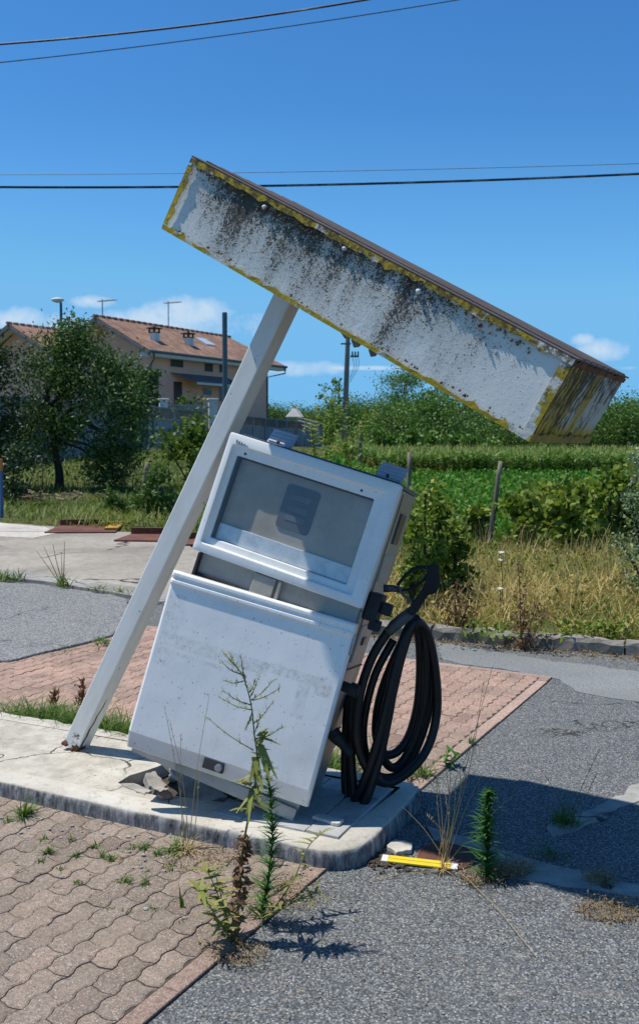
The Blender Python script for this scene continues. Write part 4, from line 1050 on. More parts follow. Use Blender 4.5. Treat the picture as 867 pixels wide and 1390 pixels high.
# wires
def wire(p0, p1, Y, r, mat, label, sag=.3, ext=1.5):
    a, c = at(*p0, Y), at(*p1, Y); e = c - a; A, B = a - e * ext, c + e * ext
    k = 60; pts = []
    for i in range(k + 1):
        t = i / k; p = A + (B - A) * t; tt = (t * (1 + 2 * ext) - ext); p.z -= sag * (1 - (2 * tt - 1) ** 2) * .5; pts.append(p)
    o = pts[0].copy(); mb = MB(); mb.tube([p - o for p in pts], r, 6); ob = mb.build('overhead_wire', mat, smooth=True); ob.location = o
    return tag(ob, label, 'overhead wire')
wire((0, 60), (495, 0), 16, .017, 'wire_dark', 'thick dark overhead wire topmost in the sky', .15)
wire((0, 85), (620, 0), 16, .009, 'wire_light', 'thin pale overhead wire just below the topmost dark wire', .12)
wire((0, 254), (867, 236), 24, .030, 'wire_dark', 'thick twisted overhead cable passing behind the canopy', .22)
wire((0, 237), (867, 222), 24, .008, 'wire_light', 'hair thin overhead wire just above the thick cable behind the canopy', .12)

# street lamp behind the tree
a = at(83, 407, 35); g0 = zt(a.x, a.y); sl2 = empty('street_lamp', (a.x, a.y, g0), None, 'grey street lamp with a rounded white head above the tree', 'street lamp')
hh = a.z - g0
mb = MB(); mb.tube([(0, 0, 0), (0, 0, hh - .6), (0, 0, hh - .1)], [.07, .05, .045], 10); mb.build('pole', 'pole_metal', sl2, smooth=True)
mb = MB(); mb.lathe([(.02, -.14), (.12, -.10), (.2, -.02), (.17, .06), (.08, .10), (0, .11)], 16, Matrix.Translation((-.12, 0, hh)) @ Matrix.Diagonal((1.25, .8, .8, 1))); mb.build('lamp_head', 'plaster_white', sl2, smooth=True)

# ------------------------------------------------------------------ houses
HZ = .9; ua = math.atan2(.87, .495)
def house(loc, label, full):
    r = empty('pink_house', loc, (0, 0, ua), label, 'house')
    EZ, RZ, YR = 6.2 - HZ, 8.2 - HZ, 3.8; XE = 13.9; YE = 6.9; XR = 12.7
    mb = MB(); X0, X1, Y0, Y1 = .9, 12.6, .6, YE - .6
    slope = (RZ - EZ) / YR; zc = lambda y: EZ - .16 + slope * (y if y < YR else (YR - (y - YR) * 1.2))
    prof = [(Y0, -.6), (Y0, zc(Y0)), (YR, zc(YR)), (Y1, zc(Y1)), (Y1, -.6)]
    n = 5; vs = [(X0, y, z) for y, z in prof] + [(X1, y, z if z < EZ + .3 else EZ + .3) for y, z in prof]
    mb.add(vs, [tuple(range(n - 1, -1, -1)), tuple(range(n, 2 * n))] + [(i, (i + 1) % n, n + (i + 1) % n, n + i) for i in range(n)]); mb.build('wall', 'pink_wall', r)
    # roof
    zl = EZ + RZ - EZ - (YE - YR) * slope * 1.0
    def slab(a, c, d_, e, th):
        mb.add([a, c, d_, e] + [(p[0], p[1], p[2] - th) for p in (a, c, d_, e)], [(0, 1, 2, 3), (7, 6, 5, 4), (0, 4, 5, 1), (1, 5, 6, 2), (2, 6, 7, 3), (3, 7, 4, 0)])
    mb = MB(); slab((0, 0, EZ), (XE, 0, EZ), (XR, YR, RZ), (0, YR, RZ), .12); slab((0, YR, RZ), (XR, YR, RZ), (XE, YE, zl), (0, YE, zl), .12)
    mb.add([(XE, 0, EZ), (XE, YE, zl), (XR, YR, RZ)], [(0, 1, 2)])
    roof = mb.build('roof', 'roof_tiles', r)
    mb = MB()
    for i in range(26):
        t = i / 25; mb.lathe([(.09, 0), (.11, .3), (.09, .34)], 8, Matrix.Translation((XR * t - .1, YR, RZ + .02)) @ Matrix.Rotation(PI / 2, 4, 'Y'))
    mb.build('ridge_tiles', 'roof_tiles', roof)
    mb = MB(); slab((-.04, -.02, EZ - .12), (-.04, YR, RZ - .12), (.12, YR, RZ - .12), (.12, -.02, EZ - .12), .20); slab((-.04, YR, RZ - .12), (-.04, YE, zl - .12), (.12, YE, zl - .12), (.12, YR, RZ - .12), .2); mb.build('bargeboard', 'fascia_grey', r)
    mb = MB(); slab((.12, -.0, EZ - .125), (.12, YR, RZ - .125), (.9, YR, RZ - .125), (.9, .0, EZ - .125), .06); slab((.12, YR, RZ - .125), (.12, YE, zl - .125), (.9, YE, zl - .125), (.9, YR, RZ - .125), .06); 
    mb.box(.0, XE, -.012, .6, EZ - .33, EZ - .13); mb.box(.02, .115, .02, .3, EZ - .38, EZ - .30); mb.build('soffit', 'plaster_white', r)
    mb = MB(); mb.tube([(-.05, -.07, EZ - .08), (XE, -.07, EZ - .08)], .08, 8); mb.tube([(.35, -.07, EZ - .1), (.35, -.07, EZ - .45), (.8, .55, EZ - .75), (.8, .56, 0)], .05, 6); mb.tube([(XE - .2, -.07, EZ - .1), (XE - .2, -.07, EZ - .5), (X1 - .1, .55, EZ - .8), (X1 - .1, .56, 0)], .05, 6)
    mb.build('gutter', 'fascia_grey', r)
    def win(x0, x1, z0, z1, mat='shutter_brown', name='window'):
        mb = MB(); mb.box(x0 - .07, x1 + .07, Y0 - .03, Y0 + .02, z0 - .08, z1 + .07); f = mb.build(name, 'pink_wall', r)
        mb = MB(); mb.box(x0, x1, Y0 - .05, Y0 - .031, z0, z1); mb.build('shutter', mat, f)
    def loc_of(px, py):
        # wall line in local x at y=Y0
        A = Vector(loc[:2]) + Vector((-math.sin(ua), math.cos(ua))) * Y0; t = (px - CX) / F
        s = (t * A.y - A.x) / (math.cos(ua) - t * math.sin(ua)); Y = A.y + s * math.sin(ua)
        return s, CAMZ + (HOR - py) / F * Y - HZ
    if full:
        for (xa, ya, xb, yb_) in ((232, 484, 249, 495), (278, 490, 289, 501.5), (298, 492, 303, 503)):
            s0_, za = loc_of(xa, yb_); s1_, zb_ = loc_of(xb, ya); win(s0_, s1_, za - .12, zb_ - .06)
        s0_, za = loc_of(236, 546); s1_, zb_ = loc_of(247, 519); win(s0_, s1_, 0.1, zb_, name='doorway')
        s0_, za = loc_of(276, 536); s1_, zb_ = loc_of(287, 528); win(s0_, s1_, za, zb_, 'dark_glass')
        s0_, za = loc_of(298, 545); s1_, zb_ = loc_of(303, 523); win(s0_, s1_, za, zb_, 'dark_glass')
        s0_, za = loc_of(243, 520); s1_, zb_ = loc_of(303, 524)
        mb = MB(); mb.add([(s0_ - .8, Y0, za + .55), (s1_ + .5, Y0, za + .55), (s1_ + .5, Y0 - 1.1, za + .02), (s0_ + .3, Y0 - 1.1, za + .02)], [(0, 1, 2, 3)]); aw = mb.build('awning', 'fascia_grey', r); mb = MB(); mb.box(s0_ + .3, s1_ + .5, Y0 - 1.13, Y0 - 1.08, za - .10, za + .03); mb.build('awning_edge', 'awning_cloth', aw)
        # balcony rail at right end
        # chimneys
        for (px, py) in ((211, 468), (257, 473)):
            # choose point on near roof slope: y_local 1.6
            yl = 1.5; A = Vector(loc[:2]) + Vector((-math.sin(ua), math.cos(ua))) * yl; t = (px - CX) / F; s = (t * A.y - A.x) / (math.cos(ua) - t * math.sin(ua)); zz = EZ + slope * yl
            mb = MB(); mb.box(s - .22, s + .22, yl - .2, yl + .2, zz - .4, zz + .42); ch = mb.build('chimney', 'plaster_white', roof)
            mb = MB(); 
            for (dx, dy) in ((-.2, -.18), (.2, -.18), (-.2, .18), (.2, .18)): mb.box(s + dx - .04, s + dx + .04, yl + dy - .04, yl + dy + .04, zz + .42, zz + .60)
            mb.box(s - .33, s + .33, yl - .31, yl + .31, zz + .60, zz + .66); mb.box(s - .05, s + .05, yl - .05, yl + .05, zz + .66, zz + .76); mb.box(s - .25, s + .25, yl - .23, yl + .23, zz + .37, zz + .42)
            mb.build('chimney_cap', 'shutter_brown', roof)
        yl = 2.2; A = Vector(loc[:2]) + Vector((-math.sin(ua), math.cos(ua))) * yl; t = (280 - CX) / F; s = (t * A.y - A.x) / (math.cos(ua) - t * math.sin(ua))
        mb = MB(); zz = EZ + slope * yl; slab((s - .5, yl - .45, zz - .45 * slope + .08), (s + .5, yl - .45, zz - .45 * slope + .08), (s + .5, yl + .45, zz + .45 * slope + .08), (s - .5, yl + .45, zz + .45 * slope + .08), .12); mb.build('skylight', 'bracket_grey', roof)
        for s_, h_ in ((.6, 1.0), (6.4, 1.6)):
            mb = MB(); mb.tube([(s_, YR, RZ - .1), (s_, YR, RZ + h_)], .035, 6); mb.tube([(s_, YR - 1.0, RZ + h_ - .1), (s_, YR + .3, RZ + h_ - .1)], .03, 6)
            for q in range(6): mb.tube([(s_ - .25, YR - .9 + q * .22, RZ + h_ - .1), (s_ + .25, YR - .9 + q * .22, RZ + h_ - .1)], .012, 5)
            mb.build('antenna', 'antenna_metal', roof)
    return r
HL = Vector((-9.1, 50, HZ))
house(tuple(HL), 'pink two storey house with a tiled roof, chimneys and awning', True)
house((HL.x - .87 * 6.8, HL.y + .495 * 6.8, HZ), 'pink house gable half hidden behind the tree at the left edge', False)

# fence of concrete panels with pickets
f0 = Vector((-10.27, 30)); f1 = Vector((.2, 71.5)); fd = (f1 - f0).normalized(); fl = (f1 - f0).length
def fz(s): y = f0.y + fd.y * s; return 2.88 - .40 * (y - 42) / 28 if y > 42 else 2.88 - .0 * (42 - y)
fr = empty('concrete_fence', (f0.x, f0.y, 0), (0, 0, math.atan2(fd.y, fd.x)), 'grey concrete panel fence topped with pickets below the pink house', 'fence')
s = 0; nP = 0
pk = MB(); rl = MB()
while s < fl:
    e = min(s + 2.35, fl); za, zb_ = fz(s), fz(e); gb = zt(f0.x + fd.x * s, f0.y + fd.y * s) - .3; pt = za - .52
    mb = MB(); mb.box(s - .07, s + .07, -.09, .07, gb, za + .04); mb.build('fence_post', 'fence_concrete', fr, bevel=.01)
    mb = MB(); zz = gb
    while zz < pt - .05:
        h_ = min(.42, pt - zz); mb.box(s + .07, e - .07, -.03, .03, zz, zz + h_ - .02); mb.box(s + .07, e - .07, -.02, .02, zz + h_ - .02, zz + h_); zz += h_
    mb.build('fence_panel', 'fence_concrete', fr, bevel=.008)
    n = 13
    for q in range(n):
        x = s + .07 + (e - s - .14) * (q + .5) / n; t = (q + .5) / n; zt_ = za + (zb_ - za) * t
        pk.box(x - .035, x + .035, -.02, .02, pt, zt_ - .04)
    rl.add([(s, -.035, za - .04), (e, -.035, zb_ - .04), (e, .035, zb_ - .04), (s, .035, za - .04), (s, -.035, za + .03), (e, -.035, zb_ + .03), (e, .035, zb_ + .03), (s, .035, za + .03)], [(0, 3, 2, 1), (4, 5, 6, 7), (0, 1, 5, 4), (2, 3, 7, 6)])
    s = e
pk.build('pickets', 'wood_grey', fr); rl.build('top_rail', 'fence_concrete', fr)
# gate with pillars, yard items behind the fence
for (px, py, lab) in ((222, 541, 'white gate pillar beside the hedge in the house garden'), (288.5, 541, 'white gate pillar at the right end of the garden railing')):
    a = at(px, py, 46); g0 = zt(a.x, a.y); r = empty('gate_pillar', (a.x, a.y, g0), (0, 0, .3), lab, 'pillar'); h_ = a.z - g0
    mb = MB(); mb.box(-.2, .2, -.2, .2, -.2, h_ - .08); mb.build('shaft', 'white_wall', r); mb = MB(); mb.box(-.25, .25, -.25, .25, h_ - .08, h_); mb.build('cap', 'plaster_white', r, bevel=.02)
a, c = at(226, 549, 46), at(285, 551, 46); e = c - a; r = empty('garden_railing', (a.x, a.y, zt(a.x, a.y)), (0, 0, math.atan2(e.y, e.x)), 'pale metal railing between the two white gate pillars', 'railing'); h_ = a.z - zt(a.x, a.y); L = e.to_2d().length
mb = MB(); mb.box(0, L, -.02, .02, h_ - .05, h_); mb.box(0, L, -.02, .02, .2, .25); mb.build('rails', 'antenna_metal', r)
mb = MB()
for i in range(30): x = L * (i + .5) / 30; mb.box(x - .014, x + .014, -.015, .015, .1, h_)
mb.build('bars', 'antenna_metal', r)
# outdoor oven with conical hood
a = at(400, 572, 76); t_ = at(400, 548, 76); r = empty('garden_oven', (a.x, a.y, zt(a.x, a.y)), None, 'pale garden barbecue oven with a conical chimney behind the fence', 'barbecue')
g0 = zt(a.x, a.y); h0 = at(400, 567, 76).z - g0; h1 = t_.z - g0
mb = MB(); mb.box(-.7, .7, -.5, .5, 0, h0 - .35); mb.box(-.7, -.5, -.5, .5, h0 - .35, h0); mb.box(.5, .7, -.5, .5, h0 - .35, h0); mb.build('body', 'broken_concrete', r)
mb = MB(); mb.prism([(-.75, -.55), (.75, -.55), (.75, .55), (-.75, .55)], h0, h0 + .08); k = [(-.72, -.5), (.72, -.5), (.72, .5), (-.72, .5)]; k2 = [(x * .25, y * .28) for x, y in k]; k3 = [(x * .17, y * .2) for x, y in k]
mb.add([(x, y, h0 + .08) for x, y in k] + [(x, y, h0 + .75) for x, y in k2] + [(x, y, h1 - .12) for x, y in k3], [(i, (i + 1) % 4, 4 + (i + 1) % 4, 4 + i) for i in range(4)] + [(4 + i, 4 + (i + 1) % 4, 8 + (i + 1) % 4, 8 + i) for i in range(4)] + [(8, 9, 10, 11)]); mb.build('hood', 'white_wall', r)
a, c = at(405, 566, 66), at(432, 574, 62); mb = MB(); e = c - a
for dz in (0, -.25, -.5): mb.tube([(0, 0, dz), (e.x, e.y, e.z + dz)], .03, 6)
for q in range(4): p = e * (q / 3); mb.tube([(p.x, p.y, p.z), (p.x, p.y, p.z - 1.2)], .03, 6)
o = mb.build('metal_handrail', 'antenna_metal'); o.location = a; tag(o, 'thin grey metal handrail sloping down beside the barbecue oven', 'handrail')

# ------------------------------------------------------------------ vegetation
def shrub(name, loc, w_, d_, h_, n, ln, wd, mat, label, group=None, tone=.5, clumps=26, stems=6, cat='shrub', droop=0.0, gap=.30):
    r = empty(name, loc, None, label, cat, group); qb = QB(); cs = []
    for i in range(clumps):
        th = rng.uniform(0, 2 * PI); rr = math.sqrt(rng.uniform()) ; zz = rng.uniform(.12, 1.0)
        k = math.sin(min(1, zz * 1.05) * PI * .92) ** .5 if zz > .5 else (.75 + .5 * zz)
        cs.append((math.cos(th) * rr * w_ / 2 * k, math.sin(th) * rr * d_ / 2 * k, zz * h_ * .93))
    per = max(3, n // clumps)
    for c in cs:
        sz = gap * min(w_, h_) * rng.uniform(.5, 1.1)
        P = np.array(c) + rng.normal(size=(per, 3)) * [sz * .5, sz * .5, sz * .45]
        P[:, 2] = np.maximum(P[:, 2], .03)
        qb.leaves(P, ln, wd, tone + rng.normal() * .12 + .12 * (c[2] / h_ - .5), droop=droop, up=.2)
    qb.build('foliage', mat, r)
    mb = MB()
    for i in range(stems):
        c = cs[i % len(cs)]; mb.tube(smoothpath([(rng.normal() * .03, rng.normal() * .03, -.08), (c[0] * .35, c[1] * .35, c[2] * .5), c], 4), [.012 * max(1, h_)] * 4 + [.009 * max(1, h_)] * 4 + [.004], 5)
    mb.build('stems', 'bark', r)
    return r
def tree(name, loc, H_, W_, trunk_h, n, clumps, ln, wd, mat, label, group=None, seed=0, tr=.12, tone=.5, droopskirt=0.0, cb=.28, shape=1.0, cat='tree', lobes=None):
    g = np.random.default_rng(seed); r = empty(name, loc, None, label, cat, group); qb = QB(); cs = []
    for i in range(clumps):
        zz = g.uniform(cb, 1.0); th = g.uniform(0, 2 * PI); prof = math.sin(PI * min(1, max(0.03, (zz - cb * .55) / (1.06 - cb * .55)))) ** .6 * shape
        rr = W_ / 2 * prof * math.sqrt(g.uniform(.12, 1)); z = zz * H_
        if droopskirt and rr > W_ * .28: z -= droopskirt * g.uniform(0, 1)
        if lobes:
            lx, lz, rx, rz = lobes[i % len(lobes)]; q = g.normal(size=3); q = q / np.linalg.norm(q) * g.uniform(.45, 1) ** .5
            cs.append(np.array((lx + q[0] * rx, q[1] * rx, lz + q[2] * rz))); continue
        cs.append(np.array((math.cos(th) * rr, math.sin(th) * rr, z)))
    per = n // clumps
    for c in cs:
        sz = W_ * .115 * g.uniform(.55, 1.25)
        P = c + rng.normal(size=(per, 3)) * [sz, sz, sz * .75]
        qb.leaves(P, ln, wd, tone + g.normal() * .12, up=.1)
    qb.build('crown', mat, r)
    mb = MB(); lean = g.normal(size=2) * .05 * H_
    mid = Vector((lean[0] * .4, lean[1] * .4, trunk_h)); topv = Vector((lean[0], lean[1], H_ * .62))
    mb.tube(smoothpath([(0, 0, -.2), (0.02, 0, trunk_h * .4), mid, topv], 5), [tr * (1.25 - .9 * i / 15) for i in range(16)], 9)
    for i in range(min(16, clumps)):
        c = Vector(cs[i]); st = mid.lerp(topv, g.uniform(0, .8)); mb.tube(smoothpath([st, st.lerp(c, .5) + Vector((0, 0, .06 * H_)), c], 4), [tr * .42 * (1 - i_ / 10) + .004 for i_ in range(9)], 6)
    mb.build('trunk', 'bark', r, smooth=True)
    return r
# main tree on the left
b0 = at(80, 660, 24); b0.z = gz(b0.x, b0.y)
t1 = tree('evergreen_tree', (b0.x + .0, b0.y, b0.z), 4.45, 2.3, 1.15, 21000, 170, .115, .052, 'leaf_holm', 'dark green bushy evergreen tree standing in the meadow before the pink houses', seed=5, tr=.11, lobes=[((lx - 80) * 24 / F, (660 - ly) * 24 / F, rx * 24 / F, ry * 24 / F) for lx, ly, rx, ry in ((88, 480, 42, 42), (60, 530, 40, 45), (160, 530, 42, 48), (115, 560, 50, 50), (170, 580, 32, 36), (60, 585, 40, 34), (148, 625, 26, 24), (120, 500, 45, 38), (98, 455, 26, 22))])
b0 = at(-28, 655, 23); b0.z = gz(b0.x, b0.y)
tree('evergreen_tree', b0, 3.6, 2.3, .9, 9000, 55, .13, .06, 'leaf_dark', 'very dark evergreen tree cut off by the left edge of the view', seed=9, tr=.1, droopskirt=.8, cb=.12)
# fallen twigs below the tree
cx0 = gp(75, 672); mbp = MB(); pc = at(72, 668, 21.5); g0 = gz(pc.x, pc.y)
for _ in range(120):
    p = Vector((rnd.gauss(0, .55), rnd.gauss(0, .35), abs(rnd.gauss(.06, .06)))); a = rnd.uniform(0, PI); L = rnd.uniform(.1, .45); dd = Vector((math.cos(a), math.sin(a), rnd.gauss(0, .15))) * L
    mbp.tube([p - dd * .5, p + dd * .5 + Vector((0, 0, rnd.gauss(0, .02)))], rnd.uniform(.008, .028), 5)
o = mbp.build('brushwood_pile', 'dry_twig'); o.location = (pc.x, pc.y, g0); tag(o, 'heap of dry cut twigs at the foot of the evergreen tree', 'brushwood pile', None, 'stuff')
for (px, py, tx, ty, lab) in ((28, 690, 52, 618, 'bare dry branch leaning up left of the tree trunk'), (52, 668, 57, 622, 'thin bare sapling stem just left of the trunk')):
    a = at(px, py, 21); c = at(tx, ty, 21.6); a.z = gz(a.x, a.y) - .05; e = c - a; mb = MB(); mb.tube(smoothpath([(0, 0, 0), e * .5 + Vector((.06, 0, .05)), e], 5), .018, 6); o = mb.build('dry_branch', 'bark', smooth=True); o.location = a; tag(o, lab, 'branch')
def shr_px(name, cx_, top, bot, wpx, Y, n, ln, wd, mat, label, **kw):
    a = at(cx_, bot, Y); z0 = min(gz(a.x, a.y), a.z) if kw.pop('snap', True) else a.z
    z0 = gz(a.x, a.y); h_ = max(.3, at(cx_, top, Y).z - z0); return shrub(name, (a.x, a.y, z0), wpx * Y / F, wpx * Y / F * .8, h_, n, ln, wd, mat, label, **kw)
shr_px('lime_bush', 262, 562, 640, 78, 21, 1700, .15, .085, 'leaf_lime', 'bright lime green bush in front of the concrete fence', clumps=24)
shr_px('meadow_shrub', 214, 634, 690, 62, 17.5, 1200, .11, .06, 'leaf_mid', 'mid green shrub behind the rusty sheets left of the post', clumps=20)
shr_px('meadow_shrub', 160, 660, 690, 40, 18.5, 600, .1, .05, 'leaf_mid', 'low green shrub between the tree and the larger meadow shrub', clumps=12)
shr_px('meadow_shrub', 20, 600, 700, 60, 20.5, 1100, .11, .05, 'leaf_dark', 'dark shrub under the trees at the left edge', clumps=18)
shr_px('garden_bush', 262, 535, 560, 58, 47, 900, .22, .12, 'leaf_mid', 'round garden bush behind the railing of the pink house', clumps=16)
# hedge block
a = at(183, 505, 47); g0 = zt(a.x, a.y); hgt_ = at(183, 505, 47).z - g0
qb = QB(); N = 4200; P = np.column_stack([rng.uniform(-1.35, 1.25, N), rng.uniform(-.7, .7, N), rng.uniform(.1, hgt_, N)]); 
msk = rng.integers(0, 3, N); P[msk == 0, 1] = -.7; P[msk == 1, 2] = hgt_ - abs(rng.normal(size=(msk == 1).sum()) * .08); P += rng.normal(size=P.shape) * .05
qb.leaves(P, .18, .10, .5); r = empty('clipped_hedge', (a.x, a.y, g0), None, 'tall clipped green hedge beside the doorway of the pink house', 'hedge'); qb.build('foliage', 'hedge_leaf', r)
mb = MB(); mb.box(-1.2, 1.1, -.55, .55, -.1, hgt_ - .15); mb.build('core', 'soil', r)
# bushes by the pump top: tall thin weeds behind the pump
def leafy_stem(loc, Hh, n, ln, wd, mat, label, seed, stemr=.006, lean=(0, 0), group=None, name='tall_weed', cat='weed', start=.1, branch=0, tone=.5):
    g = np.random.default_rng(seed); r = empty(name, loc, None, label, cat, group)
    top_ = Vector((lean[0], lean[1], Hh)); mid = top_ * .5 + Vector((g.normal() * .03 * Hh, g.normal() * .03 * Hh, 0)); P = smoothpath([(0, 0, -.03), mid, top_], 8)
    mb = MB(); mb.tube(P, [stemr * (1.1 - .8 * i / (len(P) - 1)) for i in range(len(P))], 6); qb = QB()
    t = g.uniform(start, 1, n); idx = (t * (len(P) - 1)).astype(int); pts = np.array([P[i] for i in idx]); pts[:, 2] += g.normal(size=n) * Hh * .015
    th = g.uniform(0, 2 * PI, n); dr = np.column_stack([np.cos(th), np.sin(th), g.uniform(.3, 1.3, n)])
    taper = 1.0 - .65 * np.clip(t, 0, 1) ** 2
    qb.blades(pts, dr, ln * taper * g.uniform(.35, 1.25, n), wd * g.uniform(.6, 1.3, n), g.uniform(.05, .5, n), tone + .25 * (t - .5), K=3)
    for k in range(branch):
        tt = g.uniform(.25, .9); p0 = P[int(tt * (len(P) - 1))]; a = g.uniform(0, 2 * PI); L = Hh * g.uniform(.15, .32); e = p0 + Vector((math.cos(a) * L * .7, math.sin(a) * L * .7, L * .8)); bp = smoothpath([p0, p0.lerp(e, .5) + Vector((0, 0, -.05 * L)), e], 5); mb.tube(bp, stemr * .45, 5)
        q = np.array(bp)[g.integers(1, len(bp), 14)]; th = g.uniform(0, 2 * PI, 14); qb.blades(q, np.column_stack([np.cos(th), np.sin(th), np.full(14, .6)]), ln * .6, wd * .8, .3, tone + .1, K=3)
    qb.build('leaves', mat, r); mb.build('stem', mat, r, smooth=True); return r
def weed_px(px, py, top, Y=None, **kw):
    p = gp(px, py) if Y is None else at(px, py, Y); z0 = 0.0 if Y is None else gz(p.x, p.y); Hh = at(top[0], top[1], p.y).z - z0; lx = at(top[0], top[1], p.y).x - p.x
    return leafy_stem((p.x, p.y, z0), Hh, lean=(lx, 0), **kw)
for i, (px, tx, ty, Y) in enumerate(((436, 432, 548, 11), (450, 452, 530, 11.5), (462, 470, 556, 11), (443, 440, 570, 10.5), (425, 421, 572, 10.8), (474, 480, 584, 11.6), (490, 488, 570, 13))):
    weed_px(px, 640, (tx, ty), Y, n=110, ln=.16, wd=.035, mat='leaf_vine', label='tall leafy weed stem behind the top of the pump', seed=40 + i, branch=5, group='tall weeds behind the pump')
for i, (cx_, top, wpx, Y) in enumerate(((575, 655, 46, 8.6), (600, 668, 44, 8.9), (560, 690, 34, 8.2), (618, 700, 36, 8.7), (590, 640, 30, 9.3))):
    shr_px('leafy_weed', cx_, top, 800, wpx, Y, 620, .07, .045, 'leaf_vine', 'bushy green leafy weed on the verge just right of the pump', clumps=34, tone=.4, group='green weeds right of the pump', cat='weed', gap=.36)
# vine-like bushes along the field edge at the right
for i, (cx_, top, wpx, Y) in enumerate(((708, 668, 60, 15.2), (745, 652, 66, 16), (786, 648, 70, 15.6), (826, 632, 72, 15), (766, 672, 60, 14.4), (868, 640, 70, 15.2), (640, 690, 40, 16.2))):
    shr_px('vine_bush', cx_, top, 735, wpx, Y, 1000, .13, .10, 'leaf_vine', 'yellow green leafy vine bush in the row along the field edge', clumps=22, group='vine bushes along the field edge')
shr_px('silver_shrub', 880, 590, 790, 86, 8.6, 3600, .045, .018, 'leaf_silver', 'silvery grey leafed shrub at the right edge of the view', clumps=46, stems=12, gap=.26)
# white flowers in the verge
for (px, py) in ((680, 751), (680, 761), (678, 800)):
    c = at(px, py, 7.9); a = Vector((c.x + .02, c.y, gz(c.x, c.y))); r = empty('white_flower', a, None, 'white flower head on a thin stem in the dry verge', 'flower', 'white flowers in the verge'); h_ = c.z - a.z
    mb = MB(); mb.tube([(0, 0, 0), (-.01, 0, h_ * .6), (-.02, 0, h_)], .003, 5); mb.build('stem', 'grass_green', r)
    mb = MB(); 
    for k in range(9):
        a_ = k * 2 * PI / 9; mb.lathe([(.001, 0), (.012, .004), (.001, .008)], 6, Matrix.Translation((-.02 + .018 * math.cos(a_), .018 * math.sin(a_), h_ + .004 * (k % 3))))
    mb.build('petals', 'petal_white', r)

# --- grasses
def vnoise(x, y, s, seed=3):
    g = np.random.default_rng(seed); T = g.uniform(size=(64, 64)); xi = (x * s) % 64; yi = (y * s) % 64; x0 = xi.astype(int); y0 = yi.astype(int); fx = xi - x0; fy = yi - y0; fx = fx * fx * (3 - 2 * fx); fy = fy * fy * (3 - 2 * fy)
    a = T[x0 % 64, y0 % 64]; b_ = T[(x0 + 1) % 64, y0 % 64]; c = T[x0 % 64, (y0 + 1) % 64]; d_ = T[(x0 + 1) % 64, (y0 + 1) % 64]
    return (a * (1 - fx) + b_ * fx) * (1 - fy) + (c * (1 - fx) + d_ * fx) * fy
def zs(P): return np.array([gz(float(x), float(y)) for x, y in P])
def scatter(N, x0, x1, y0, y1, cond, power=1.0):
    P = np.column_stack([rng.uniform(x0, x1, N), y0 + (y1 - y0) * rng.uniform(0, 1, N) ** power])
    return np.array([p for p in P if cond(p[0], p[1])])
def beyond(x, y): return not inside(Vector((x, y)), TARMAC) and abs(x) < .42 * y + 1.0
nK = Vector((-KD.y, KD.x))
# verge on the right
P = scatter(30000, -.6, 8, 6.4, 15.5, lambda x, y: beyond(x, y) and x > -.08 * y and (Vector((x, y)) - kerb0).dot(nK) > .14, 1.35)
nzv = vnoise(P[:, 0], P[:, 1], .9); nz2 = vnoise(P[:, 0] + 7, P[:, 1], 2.6, 5)
dry = nzv * .6 + nz2 * .4; dd = (P - np.array(kerb0)) @ np.array(nK)
Z = zs(P); far_t = np.clip((dd - 3.5) / 5, 0, 1)
tone = np.clip(.26 + dry * .95 - far_t * .35, 0, 1)
ln = (.12 + .26 * nz2 + .10 * nzv) * np.clip(.45 + dd * .5, .45, 1.0)
qb = QB(); qb.blades(np.column_stack([P, Z - .02]), updirs(len(P), .38), ln * rng.uniform(.6, 1.4, len(P)), .011 + .004 * far_t, rng.uniform(.05, .7, len(P)), tone, K=3)
# leafy herbs mixed in
k = rng.choice(len(P), 7500); hp_ = np.column_stack([P[k], Z[k] + rng.uniform(.02, .26, len(k)) * np.clip(.4 + dd[k] * .5, .4, 1)]); qb.leaves(hp_, .055, .026, np.clip(tone[k] - .30, 0, 1), up=.4)
tag(qb.build('dry_grass', 'grass_verge'), 'dry tan and green grass on the verge behind the kerbstones', 'grass', None, 'stuff')
# straw seed stems
k = rng.choice(len(P), 1500); k = k[dry[k] > .45]
qb = QB(); qb.blades(np.column_stack([P[k], Z[k]]), updirs(len(k), .2), rng.uniform(.35, .7, len(k)) * np.clip(.5 + dd[k] * .4, .5, 1), .006, rng.uniform(0, .25, len(k)), .6, K=3, tipw=.5)
tag(qb.build('straw_grass', 'grass_dry'), 'tall straw coloured seed stems standing in the verge', 'grass', None, 'stuff')
# meadow on the left
P = scatter(26000, -17, 2.5, 15, 41, lambda x, y: beyond(x, y) and x < .03 * y, 1.5)
nz1 = vnoise(P[:, 0], P[:, 1], .5, 8); Z = zs(P); yy_ = P[:, 1]
edge = np.exp(-np.abs(yy_ - 17.0) / 2.0)
qb = QB(); qb.blades(np.column_stack([P, Z - .02]), updirs(len(P), .35), (.20 + .28 * nz1) * rng.uniform(.6, 1.3, len(P)), .016 + .0006 * yy_, rng.uniform(.1, .7, len(P)), np.clip(.18 + .38 * nz1 + .22 * edge, 0, 1), K=3)
tag(qb.build('meadow_grass', 'grass_meadow'), 'long green meadow grass beyond the concrete slab', 'grass', None, 'stuff')
